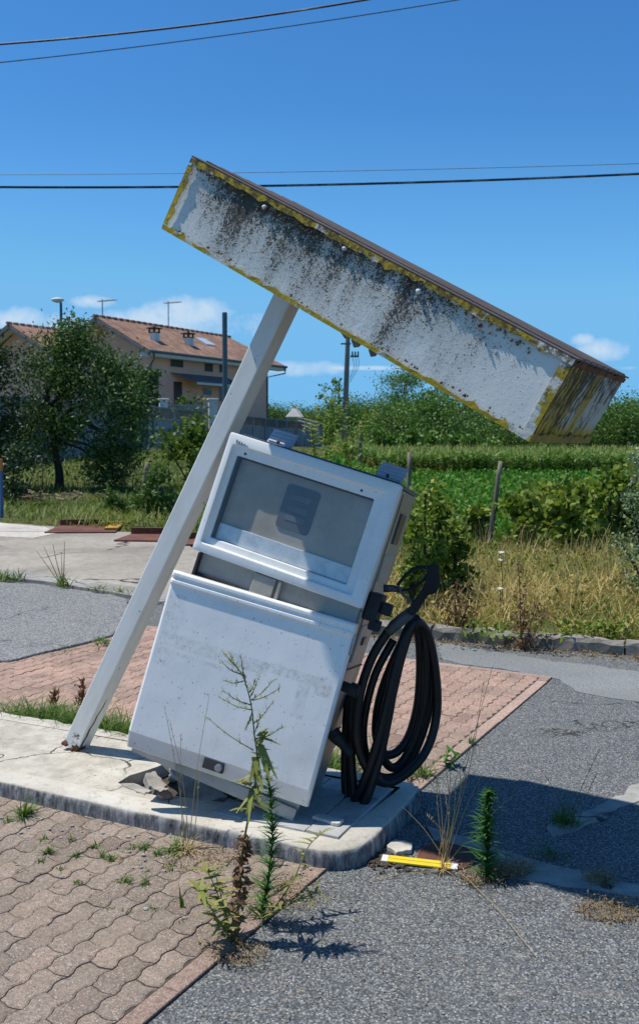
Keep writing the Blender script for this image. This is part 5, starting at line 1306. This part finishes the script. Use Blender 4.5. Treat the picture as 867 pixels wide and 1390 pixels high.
# soybean field
P = scatter(50000, -2, 26, 16, 49, lambda x, y: x > .015 * y - .2 and x < .42 * y + 1, 1.7)
row = np.round(P[:, 0] * 1.0 / .55 ) * .55; P[:, 0] = row + rng.normal(size=len(P)) * .15
Z = np.array([zt(x, y) for x, y in P]); hgt_s = rng.uniform(.12, .55, len(P)) * (1 - .5 * (np.abs(P[:, 0] - row) / .4))
qb = QB(); qb.leaves(np.column_stack([P, Z + hgt_s]), np.full(len(P), .10) + P[:, 1] * .0014, .075 + P[:, 1] * .0011, .5, up=.6)
tag(qb.build('soybean_field', 'soy_leaf'), 'deep green low soybean crop in the field below the maize', 'crop', None, 'stuff')
# maize
qb = QB(); NP = 3400
X = rng.uniform(1.2, 27, NP); Yv = 48 + rng.uniform(0, 1, NP) ** 1.4 * 22; Zb = np.array([zt(x, y) for x, y in zip(X, Yv)]); Hc = rng.uniform(.95, 1.45, NP)
qb.blades(np.column_stack([X, Yv, Zb]), updirs(NP, .03), Hc, .05, .0, .45, K=2)
for q in range(8):
    t = (q + .6) / 8; th = rng.uniform(0, 2 * PI, NP); dr = np.column_stack([np.cos(th), np.sin(th), np.full(NP, 1.0)])
    yellow = ((X < 6.8) & (t < .5))
    qb.blades(np.column_stack([X, Yv, Zb + Hc * t * .92]), dr, rng.uniform(.55, .85, NP), .10, rng.uniform(.4, .8, NP), np.where(yellow, rng.uniform(0, .3, NP), rng.uniform(.5, .8, NP)), K=3)
qb.blades(np.column_stack([X, Yv, Zb + Hc * .95]), updirs(NP, .2), .32, .07, .1, .97, K=2)
tag(qb.build('maize_field', 'corn_leaf'), 'tall maize crop in a strip before the far trees', 'crop', None, 'stuff')
# bare earth bank
a = at(500, 604, 70)
# far trees
protos = []
def far_tree(px, top, Y, wm, proto, mat='leaf_far', label='green broadleaf tree in the far row beyond the maize', group='trees in the far row', **kw):
    a = at(px, 600, Y); z0 = zt(a.x, a.y); h_ = at(px, top, Y).z - z0
    if proto is None: return tree('broadleaf_tree', (a.x, a.y, z0), h_, wm, h_ * .25, 6500, 60, .19, .13, mat, label, group, seed=int(px * 7 + top) % 997, tr=.14, cb=.1, **kw), h_, wm
    o, ph, pw = proto; c = copy_tree(o); c.location = (a.x, a.y, z0); q_ = h_ / ph; c.scale = (q_ * .95, q_ * .95, q_); c.rotation_euler.z = rnd.uniform(0, 6.28); return c
first = []
k = 0; px = 338
while px < 905:
    top = 555 + 6 * math.sin(px * .05) + rnd.gauss(0, 5) + (10 if px > 640 else 0) + (-6 if px > 800 else 0)
    Y = rnd.uniform(92, 125); wm = rnd.uniform(4.5, 7)
    if k < 4: first.append(far_tree(px, 553 + 2 * k, 118, 6.4, None))
    else: far_tree(px, top, Y, wm, first[k % 4])
    px += rnd.uniform(15, 22); k += 1
# tall ones
a = at(548, 600, 132); z0 = zt(a.x, a.y); h_ = at(548, 505, 132).z - z0
tree('tall_tree', (a.x, a.y, z0), h_, 7.6, h_ * .45, 4600, 34, .27, .18, 'leaf_far', 'tallest airy dark tree standing above the far row', seed=77, tr=.2, cb=.50)
a = at(597, 600, 132); z0 = zt(a.x, a.y); h_ = at(597, 530, 132).z - z0
tree('tall_tree', (a.x, a.y, z0), h_, 5.0, h_ * .4, 2600, 26, .27, .18, 'leaf_far', 'second tall tree right of the tallest, under the canopy edge', seed=78, tr=.16, cb=.5)
a = at(450, 600, 118); z0 = zt(a.x, a.y); h_ = at(450, 516, 118).z - z0
tree('slender_tree', (a.x, a.y, z0), h_, 3.0, h_ * .35, 500, 22, .42, .28, 'leaf_far_pale', 'thin pale poplar like tree left of the utility pole', seed=79, tr=.1, cb=.35)
a = at(836, 600, 100); z0 = zt(a.x, a.y); h_ = at(836, 574, 100).z - z0
tree('round_tree', (a.x, a.y, z0), h_, 6, h_ * .25, 4500, 44, .24, .17, 'leaf_dark', 'dark rounded tree below the right end of the canopy', seed=80, tr=.2, cb=.08, tone=.25)
# pale front bushes
fb = []
for i, (px, top, wpx) in enumerate(((482, 582, 34), (508, 586, 30), (528, 590, 24), (556, 586, 36), (584, 588, 34), (612, 593, 26), (470, 590, 20), (640, 594, 30), (668, 596, 24), (545, 592, 24))):
    Y = 78 + (i % 3) * 2; a = at(px, 604, Y); z0 = zt(a.x, a.y); h_ = at(px, top, Y).z - z0
    if i < 2: fb.append((shrub('field_bush', (a.x, a.y, z0), wpx * Y / F, 2, h_, 700, .40, .28, 'leaf_far_pale', 'bright green bush in the row in front of the far trees', group='bushes before the far trees', clumps=18), h_, wpx))
    else:
        o, ph, pw = fb[i % 2]; c = copy_tree(o); c.location = (a.x, a.y, z0); c.scale = (wpx / pw, 1, h_ / ph); c.rotation_euler.z = rnd.uniform(0, 6)

# ------------------------------------------------------------------ foreground plants
def tuft(px, py, h_, n, w_, mat, label, z=0.0, spread=.6, name='grass_tuft', group=None, cat='grass tuft', tone=.5, bend=.5, rad=.02):
    p = gp(px, py, z); r = QB(); N = n; th = rng.uniform(0, 2 * PI, N); rr = rng.uniform(0, rad, N)
    base = np.column_stack([np.cos(th) * rr, np.sin(th) * rr, np.zeros(N)]); r.blades(base, updirs(N, spread), h_ * rng.uniform(.4, 1.1, N), w_, rng.uniform(.1, bend, N), tone, K=4)
    o = r.build(name, mat); o.location = (p.x, p.y, z); return tag(o, label, cat, group)
tf = [(32, 1108, .11, 26), (40, 1103, .06, 14), (65, 1158, .05, 14), (57, 1170, .03, 8), (104, 1162, .035, 10), (152, 1168, .04, 12), (106, 1198, .02, 8), (170, 1197, .04, 12), (196, 1200, .035, 9), (195, 1152, .04, 16), (140, 1163, .035, 7), (96, 1140, .04, 5), (128, 1150, .03, 8), (82, 1180, .02, 7), (232, 1182, .03, 6), (60, 1140, .035, 6), (180, 1150, .03, 7), (12, 1115, .04, 8), (215, 1160, .035, 12)]
for (px, py, h_, n) in tf:
    tuft(px, py, h_ * 1.15, n * 2, .0055, 'grass_green', 'small green grass tuft growing in the paver joints', .012, .8, group='grass tufts in the front paving', bend=.7)
for k in range(16):
    px = rnd.uniform(5, 300); py = 1128 + px * .13 + abs(rnd.gauss(0, 60)); py = min(py, 1330)
    tuft(px, py, rnd.uniform(.018, .035), 9, .0045, rnd.choice(('grass_green', 'dead_tuft', 'weed_olive')), 'small scruffy tuft of grass in a joint of the front paving', .010, .9, group='scruffy tufts in the front paving', bend=.8)
tuft(248, 1232, .085, 5, .010, 'grass_green', 'single upright green blade growing in the front paving near the tall weeds', .012, .2, 'grass_tuft', bend=.15, rad=.006)
tuft(255, 1155, .10, 40, .006, 'straw', 'straw and green grass clump against the front kerb', .012, 1.1, 'dry_tuft', bend=.9, rad=.035)
tuft(238, 1156, .09, 40, .006, 'grass_green', 'green grass clump against the front kerb beside the straw one', .012, .9, bend=.8, rad=.03)
def stalks(px, py, tips, r, label, name, z=0.012, mat='straw', seedhead=True):
    p = gp(px, py, z); o = empty(name, p, None, label, 'dry stalks'); mb = MB(); qb = QB()
    for (tx, ty, dy) in tips:
        e = at(tx, ty, p.y + dy) - p; st = Vector((rnd.gauss(0, .008), rnd.gauss(0, .008), 0)); P = smoothpath([st, st.lerp(e, .5) + Vector((rnd.gauss(0, .015), 0, .02)), e], 7); mb.tube(P, [r * (1.1 - .75 * i / (len(P) - 1)) for i in range(len(P))], 5, .5)
        if seedhead:
            q = np.array(P[-6:]); q = q[rng.integers(0, 6, 18)]; qb.blades(q, (np.array(e.normalized()) + rng.normal(size=(18, 3)) * .3), .018, .0022, .2, .7, K=2)
    mb.build('stems', mat, o)
    if seedhead: qb.build('seed_heads', mat, o)
    return o
stalks(256, 1150, [(284, 945, .05), (224, 962, .03), (232, 985, .0), (268, 1040, .02), (246, 1000, .05)], .0018, 'thin dry grass stalks with seed heads before the left of the pump', 'dry_stalks')
# tall weeds group in front
def tall_lettuce():
    p = gp(319, 1283); o = empty('wild_lettuce', p, None, 'tallest flowering weed with branching top in front of the pump door', 'weed'); K_ = .3235
    f = lambda x, y, dy=0: at(240 + x * K_, 860 + y * K_, p.y + .02 + dy) - p
    P = smoothpath([Vector((0, 0, -.01)), f(262, 1090), f(278, 900), f(303, 760), f(330, 620), f(338, 520), f(326, 430), f(312, 300), f(278, 180), f(240, 130), f(200, 85)], 5)
    mb = MB(); n = len(P); mb.tube(P, [.0042 * (1.1 - .85 * i / (n - 1)) for i in range(n)], 7)
    br = []
    for (x0_, y0_, x1_, y1_, dy) in ((322, 490, 125, 350, .02), (330, 440, 440, 395, -.02), (318, 380, 400, 290, .03), (316, 330, 290, 395, .0), (312, 300, 195, 240, -.03), (305, 270, 345, 175, .03), (312, 320, 185, 270, .02), (318, 280, 435, 225, -.02), (290, 210, 270, 100, .02), (280, 200, 195, 195, 0), (270, 170, 190, 120, -.02), (310, 280, 405, 195, .0), (250, 140, 225, 85, .02), (300, 250, 330, 190, -.03), (324, 420, 350, 340, .03)):
        q = smoothpath([f(x0_, y0_), f((x0_ + x1_) / 2, (y0_ + y1_) / 2 + 10, dy * .5), f(x1_, y1_, dy)], 5); mb.tube(q, [.0020 * (1.1 - .7 * i / (len(q) - 1)) for i in range(len(q))], 5); br.append(np.array(q))
    mb.build('stem', 'weed_olive', o, smooth=True)
    qb = QB()
    for q in br:
        k = rng.integers(2, len(q), 22); a_ = q[k] + rng.normal(size=(22, 3)) * .002; dr = (q[-1] - q[0]) / np.linalg.norm(q[-1] - q[0]) + rng.normal(size=(22, 3)) * .6; qb.blades(a_, dr, rng.uniform(.008, .020, 22), .0036, .1, .45, K=2, tipw=.4)
    k = rng.integers(n // 2, n, 60); qb.blades(np.array(P)[k], rng.normal(size=(60, 3)) + [0, 0, .8], rng.uniform(.010, .02, 60), .004, .1, .5, K=2, tipw=.4); qb.build('flower_buds', 'weed_olive', o)
    qb = QB()
    for (x, y, dx, dz, L) in ((335, 470, .3, .5, .06), (345, 430, .4, .4, .05), (340, 500, .5, -.6, .06), (335, 520, -.2, -.9, .06), (350, 480, .4, -.9, .07), (338, 540, .1, -.9, .06), (320, 600, -.8, .3, .05), (300, 640, -.7, .5, .055), (318, 660, -.5, -.5, .06), (315, 690, .6, -.4, .07), (300, 740, -.7, .2, .05), (330, 640, .7, .2, .05), (310, 720, .2, -.8, .07)):
        b_ = np.array(f(x, y))[None] + rng.normal(size=(3, 3)) * .006; qb.blades(b_, np.tile([dx, rng.normal() * .4, dz], (3, 1)) + rng.normal(size=(3, 3)) * .25, L * rng.uniform(.6, 1.0, 3), .024, rng.uniform(.2, .9, 3), .5, K=4, tipw=.2)
    qb.build('leaves', 'weed_olive', o)
    qb = QB(); k = 120; t = rng.uniform(.02, 1, k); ii = (t * 12).astype(int); bb = np.array(P)[np.clip(ii, 0, n - 1)] + rng.normal(size=(k, 3)) * .006; th = rng.uniform(0, 2 * PI, k)
    qb.leaves(bb, .034, .017, .5, droop=.7); qb.leaves(bb + rng.normal(size=bb.shape) * .010, .024, .014, .4, droop=.5); qb.build('dead_leaves', 'dead_leaf', o)
tall_lettuce()
p = gp(352, 1247)
weed_px(352, 1247, (361, 1025), n=480, ln=.066, wd=.0078, mat='weed_fresh', label='fresh green horseweed with narrow leaves right beside the tallest weed', seed=3, stemr=.004, name='horseweed', start=.08)
weed_px(661, 1192, (664, 1072), n=470, ln=.085, wd=.0092, mat='weed_fresh', label='fresh green horseweed standing on the asphalt beside the canopy shadow', seed=4, stemr=.004, name='horseweed', start=.12)
def sprawl(px, py, pts, mat, label, n, ln, wd, seed):
    p = gp(px, py); o = empty('sprawling_weed', p, None, label, 'weed'); qb = QB(); mb = MB()
    for (ends) in pts:
        P = smoothpath([Vector((0, 0, 0))] + [at(x, y, p.y + dy) - p for (x, y, dy) in ends], 7); mb.tube(P, [.003 * (1.1 - .7 * i / (len(P) - 1)) for i in range(len(P))], 5)
        q = np.array(P)[rng.integers(3, len(P), n)]; th = rng.uniform(0, 2 * PI, n); qb.blades(q, np.column_stack([np.cos(th), np.sin(th), rng.uniform(-.1, 1.0, n)]), ln * rng.uniform(.6, 1.2, n), wd, rng.uniform(.1, .6, n), .5, K=4, tipw=.25)
    mb.build('stems', mat, o); qb.build('leaves', mat, o)
sprawl(355, 1252, [[(378, 1225, 0), (400, 1190, .03), (418, 1150, .06), (436, 1132, .08)], [(372, 1240, -.05), (398, 1225, -.05), (428, 1212, -.02)]], 'weed_olive', 'arching olive weed stem right of the horseweed at the paving edge', 24, .045, .012, 5)
sprawl(318, 1280, [[(305, 1240, -.02), (292, 1205, 0), (280, 1178, 0)], [(308, 1245, .02), (300, 1215, .03), (292, 1185, .04)], [(300, 1255, -.06), (285, 1230, -.08), (272, 1208, -.06)]], 'weed_olive', 'olive leafy weed left of the tallest weed in the front paving', 22, .055, .018, 6)
def dead_tuft(px, py, h_, n, label, rad=.05, mat='dead_tuft', z=0):
    p = gp(px, py, z); qb = QB(); th = rng.uniform(0, 2 * PI, n); rr = rad * np.sqrt(rng.uniform(0, 1, n)); base = np.column_stack([np.cos(th) * rr, np.sin(th) * rr * .7, np.zeros(n)])
    qb.blades(base, updirs(n, 1.0), h_ * rng.uniform(.4, 1.2, n), .0032, rng.uniform(.1, .9, n), .5, K=3)
    k = n * 3; th = rng.uniform(0, 2 * PI, k); rr = rad * 1.3 * np.sqrt(rng.uniform(0, 1, k)); qb.leaves(np.column_stack([np.cos(th) * rr, np.sin(th) * rr * .7, h_ * rng.uniform(0, .7, k)]), .012, .005, .45)
    o = qb.build('dead_tuft', mat); o.location = (p.x, p.y, z); return tag(o, label, 'dead tuft')
dead_tuft(690, 1184, .075, 170, 'dry brown dead tuft right of the asphalt horseweed', .075)
dead_tuft(655, 1192, .04, 110, 'low brown dead litter at the foot of the asphalt horseweed', .09)
dead_tuft(828, 1238, .05, 190, 'wide dry brown tuft lying at the lower right', .10)
dead_tuft(812, 1195, .06, 90, 'small dry tuft at the shadow edge on the right', .05)
dead_tuft(370, 1215, .03, 200, 'brown dry litter in the paving corner behind the tall weeds', .16, z=.012)
dead_tuft(268, 1168, .025, 120, 'brown dry litter below the kerb near the straw clump', .12, z=.012)
dead_tuft(325, 1296, .03, 100, 'brown dry litter at the foot of the tallest weed', .08, z=.012)
stalks(600, 1172, [(588, 1035, .0), (592, 1060, .02), (612, 1030, .05), (618, 1062, -.02), (640, 1010, .12), (655, 930, .2), (668, 905, .3), (604, 1080, -.03), (580, 1108, 0), (624, 1040, .06), (632, 1052, .08), (606, 1050, .1)], .0020, 'upright straw stalks standing behind the yellow strip', 'dry_stalks', 0)
stalks(604, 1174, [(546, 1095, .05), (706, 1072, .15), (655, 1048, .1)], .0019, 'long straw stalks splayed sideways above the yellow strip', 'dry_stalks', 0, 'straw', False)
a = gp(622, 1182, .004); c = gp(727, 1298, .01); mb = MB(); mb.tube([(0, 0, 0), (c - a) * .5 + Vector((.008, 0, .012)), c - a], .0011, 5); o = mb.build('fallen_stalk', 'straw'); o.location = a; tag(o, 'single straw stalk fallen on the asphalt toward the lower right', 'dry stalk')
a = gp(596, 1183, .004); c = gp(500, 1196, .004); mb = MB(); mb.tube([(0, 0, 0), (c - a) * .5 + Vector((0, .01, .006)), c - a], .0012, 5); o = mb.build('fallen_stalk', 'straw'); o.location = a; tag(o, 'straw stalk fallen on the asphalt left of the yellow strip', 'dry stalk')
tuft(600, 1180, .07, 40, .004, 'straw', 'short straw tuft at the foot of the upright stalks', 0, 1.0, 'dry_tuft', bend=.8)
# tuft in the canopy shadow
tuft(766, 1118, .13, 90, .005, 'grass_green', 'dark grass tuft growing in the shadow of the canopy', 0, .7, bend=.6, rad=.06)
tuft(745, 1160, .05, 60, .005, 'grass_green', 'low green patch in the canopy shadow near the gutter', 0, 1.0, bend=.8, rad=.09)
stalks(768, 1116, [(735, 1046, .0), (808, 1052, .05), (812, 1020, .1)], .0018, 'dark thin stems rising from the tuft in the canopy shadow', 'dry_stalks', 0, 'dead_leaf')
# weeds behind the hose at paving edge
sprawl(606, 1042, [[(604, 1030, .0), (610, 1018, .02)], [(612, 1034, 0), (622, 1022, 0)]], 'weed_fresh', 'small green weed at the paving edge right of the hose', 16, .05, .018, 7)
tuft(640, 1008, .06, 26, .006, 'grass_green', 'small grass tuft at the border of the pink paving right of the hose', .012, .8)
tuft(575, 1052, .12, 60, .006, 'grass_green', 'green grass clump behind the hose at the island end', .012, .7, rad=.06)
tuft(492, 1030, .14, 70, .006, 'grass_green', 'green grass clump seen through the hose loops', .012, .6, rad=.10)
tuft(550, 1052, .09, 50, .006, 'grass_meadow', 'dry grass clump under the lowest hose loop', .012, .8, rad=.08)
# grass along the back edge of the island
qb = QB(); P = []
for _ in range(6500):
    s = rnd.uniform(-2.6, -.45); wv_ = abs(rnd.gauss(0, .10)); wgt = .5 + .5 * math.sin(s * 7 + 1) * math.sin(s * 3.1)
    if rnd.random() > .35 + .65 * wgt: continue
    q = ISL_C + DV * s + PV * (WI + .02 + wv_); P.append((q.x, q.y, .0))
P = np.array(P); qb.blades(P, updirs(len(P), .6), rng.uniform(.07, .24, len(P)), .008, rng.uniform(.2, .9, len(P)), .58, K=4)
tag(qb.build('island_grass', 'grass_green'), 'bright green grass along the back edge of the island', 'grass', None, 'stuff')
for i, (px, py, h_) in enumerate(((72, 962, .10), (108, 962, .17))):
    p = gp(px, py); qb = QB(); n = 90; zz = rng.uniform(.02, h_, n); qb.blades(np.column_stack([rng.normal(size=n) * .012 + zz * .12, rng.normal(size=n) * .012, zz]), updirs(n, .55), rng.uniform(.02, .06, n), .011, .2, .5, K=2)
    o = qb.build('dead_dock', 'dead_leaf'); o.location = p; tag(o, ('short' if i == 0 else 'taller') + ' dead brown dock stalk in the grass left of the post', 'dead weed')
# slab tufts at the left
stalks(86, 797, [(60, 742, .1), (72, 738, 0), (88, 735, .0), (84, 752, .1), (50, 748, .2)], .006, 'thin tall grass stalks growing at the slab joint on the left', 'tall_stalks', .03, 'weed_olive')
tuft(84, 796, .22, 50, .012, 'grass_meadow', 'olive grass clump at the slab joint under the tall stalks', .03, .5, rad=.1)
tuft(8, 787, .20, 90, .016, 'grass_green', 'bright green grass clump on the slab at the left edge', .03, .8, rad=.20)
tuft(134, 800, .12, 30, .012, 'grass_meadow', 'small olive tuft in the slab joint left of the post', .03, .9, rad=.16)
tuft(165, 804, .10, 40, .012, 'grass_meadow', 'low olive tuft in the slab joint nearest the post', .03, .9, rad=.2)
tuft(142, 873, .10, 50, .010, 'grass_green', 'green tuft at the lifted asphalt edge left of the post', .03, .8, rad=.12)
tuft(95, 884, .04, 30, .008, 'grass_green', 'thin green growth along the ragged asphalt edge', .01, .9, rad=.2)
# dead dock plant on the kerb and a second one
def dead_plant(px, py, top, Y, label, seed):
    g = np.random.default_rng(seed); a = at(px, py, Y); z0 = gz(a.x, a.y); c = at(top[0], top[1], Y); h_ = c.z - z0
    r = empty('dead_dock', (a.x, a.y, z0), None, label, 'dead weed'); mb = MB(); qb = QB()
    for k in range(5):
        L = h_ * (1 if k == 0 else g.uniform(.35, .75)); e = Vector((c.x - a.x, 0, L)) if k == 0 else Vector((g.normal() * .14, g.normal() * .1, L))
        P = smoothpath([(0, 0, -.03), e * .5 + Vector((g.normal() * .02, 0, 0)), e], 8); mb.tube(P, [.006 * (1.1 - .8 * i / (len(P) - 1)) for i in range(len(P))], 6)
        n = 130 if k == 0 else 70; t = g.uniform(.0, 1, n) ** 1.5; Q = np.array(P)[(t * (len(P) - 1)).astype(int)]; sp = (.055 * (1 - t) + .012) * (1 + .6 * np.sin(t * 23 + k))
        qb.leaves(Q + g.normal(size=(n, 3)) * sp[:, None], .05, .017, .5, droop=.5)
    qb.build('leaves', 'dead_leaf', r); mb.build('stem', 'dead_leaf', r)
dead_plant(706, 874, (703, 762), 7.1, 'dead rust brown dock plant standing before the right kerbstones', 21)
dead_plant(622, 838, (621, 790), 7.6, 'dead dark brown dock plant in the verge right of the nozzle', 22)
qb = QB(); P = []
for _ in range(900):
    s = rnd.uniform(0, 5); o_ = -abs(rnd.gauss(0, .10)); q = kerb0 + KD * s + nK * o_; P.append((q.x, q.y, .0))
P = np.array(P); qb.blades(P, updirs(len(P), 1.6), rng.uniform(.02, .10, len(P)), .006, rng.uniform(.2, .9, len(P)), .35, K=3); k = rng.integers(0, len(P), 900); qb.leaves(P[k] + rng.normal(size=(900, 3)) * [.03, .03, .004] + [0, 0, .008], .03, .015, .4)
tag(qb.build('leaf_litter', 'dead_tuft'), 'dry leaf litter gathered along the foot of the kerbstones', 'leaf litter', None, 'stuff')
for (px, py) in ((775, 862), (812, 868), (840, 872), (660, 842)):  # creeping weeds, not a vine: loose leaves without stems
    p = at(px, py, 7.15); sh = QB(); n = 90; sh.leaves(rng.normal(size=(n, 3)) * [.11, .05, .04] + [0, 0, .06], .05, .03, .5, up=.5); o = sh.build('creeping_weed', 'leaf_vine'); o.location = (p.x, p.y, .08); tag(o, 'green creeping weed spilling over the right kerbstones', 'weed', 'creeping weeds on the kerb')

# ------------------------------------------------------------------ render settings
sc.render.engine = 'CYCLES'
sc.cycles.use_denoising = True
try: sc.cycles.denoiser = 'OPENIMAGEDENOISE'
except Exception: pass
sc.cycles.denoising_prefilter = 'ACCURATE'
sc.cycles.max_bounces = 8; sc.cycles.transparent_max_bounces = 8
sc.cycles.sample_clamp_indirect = 6.0
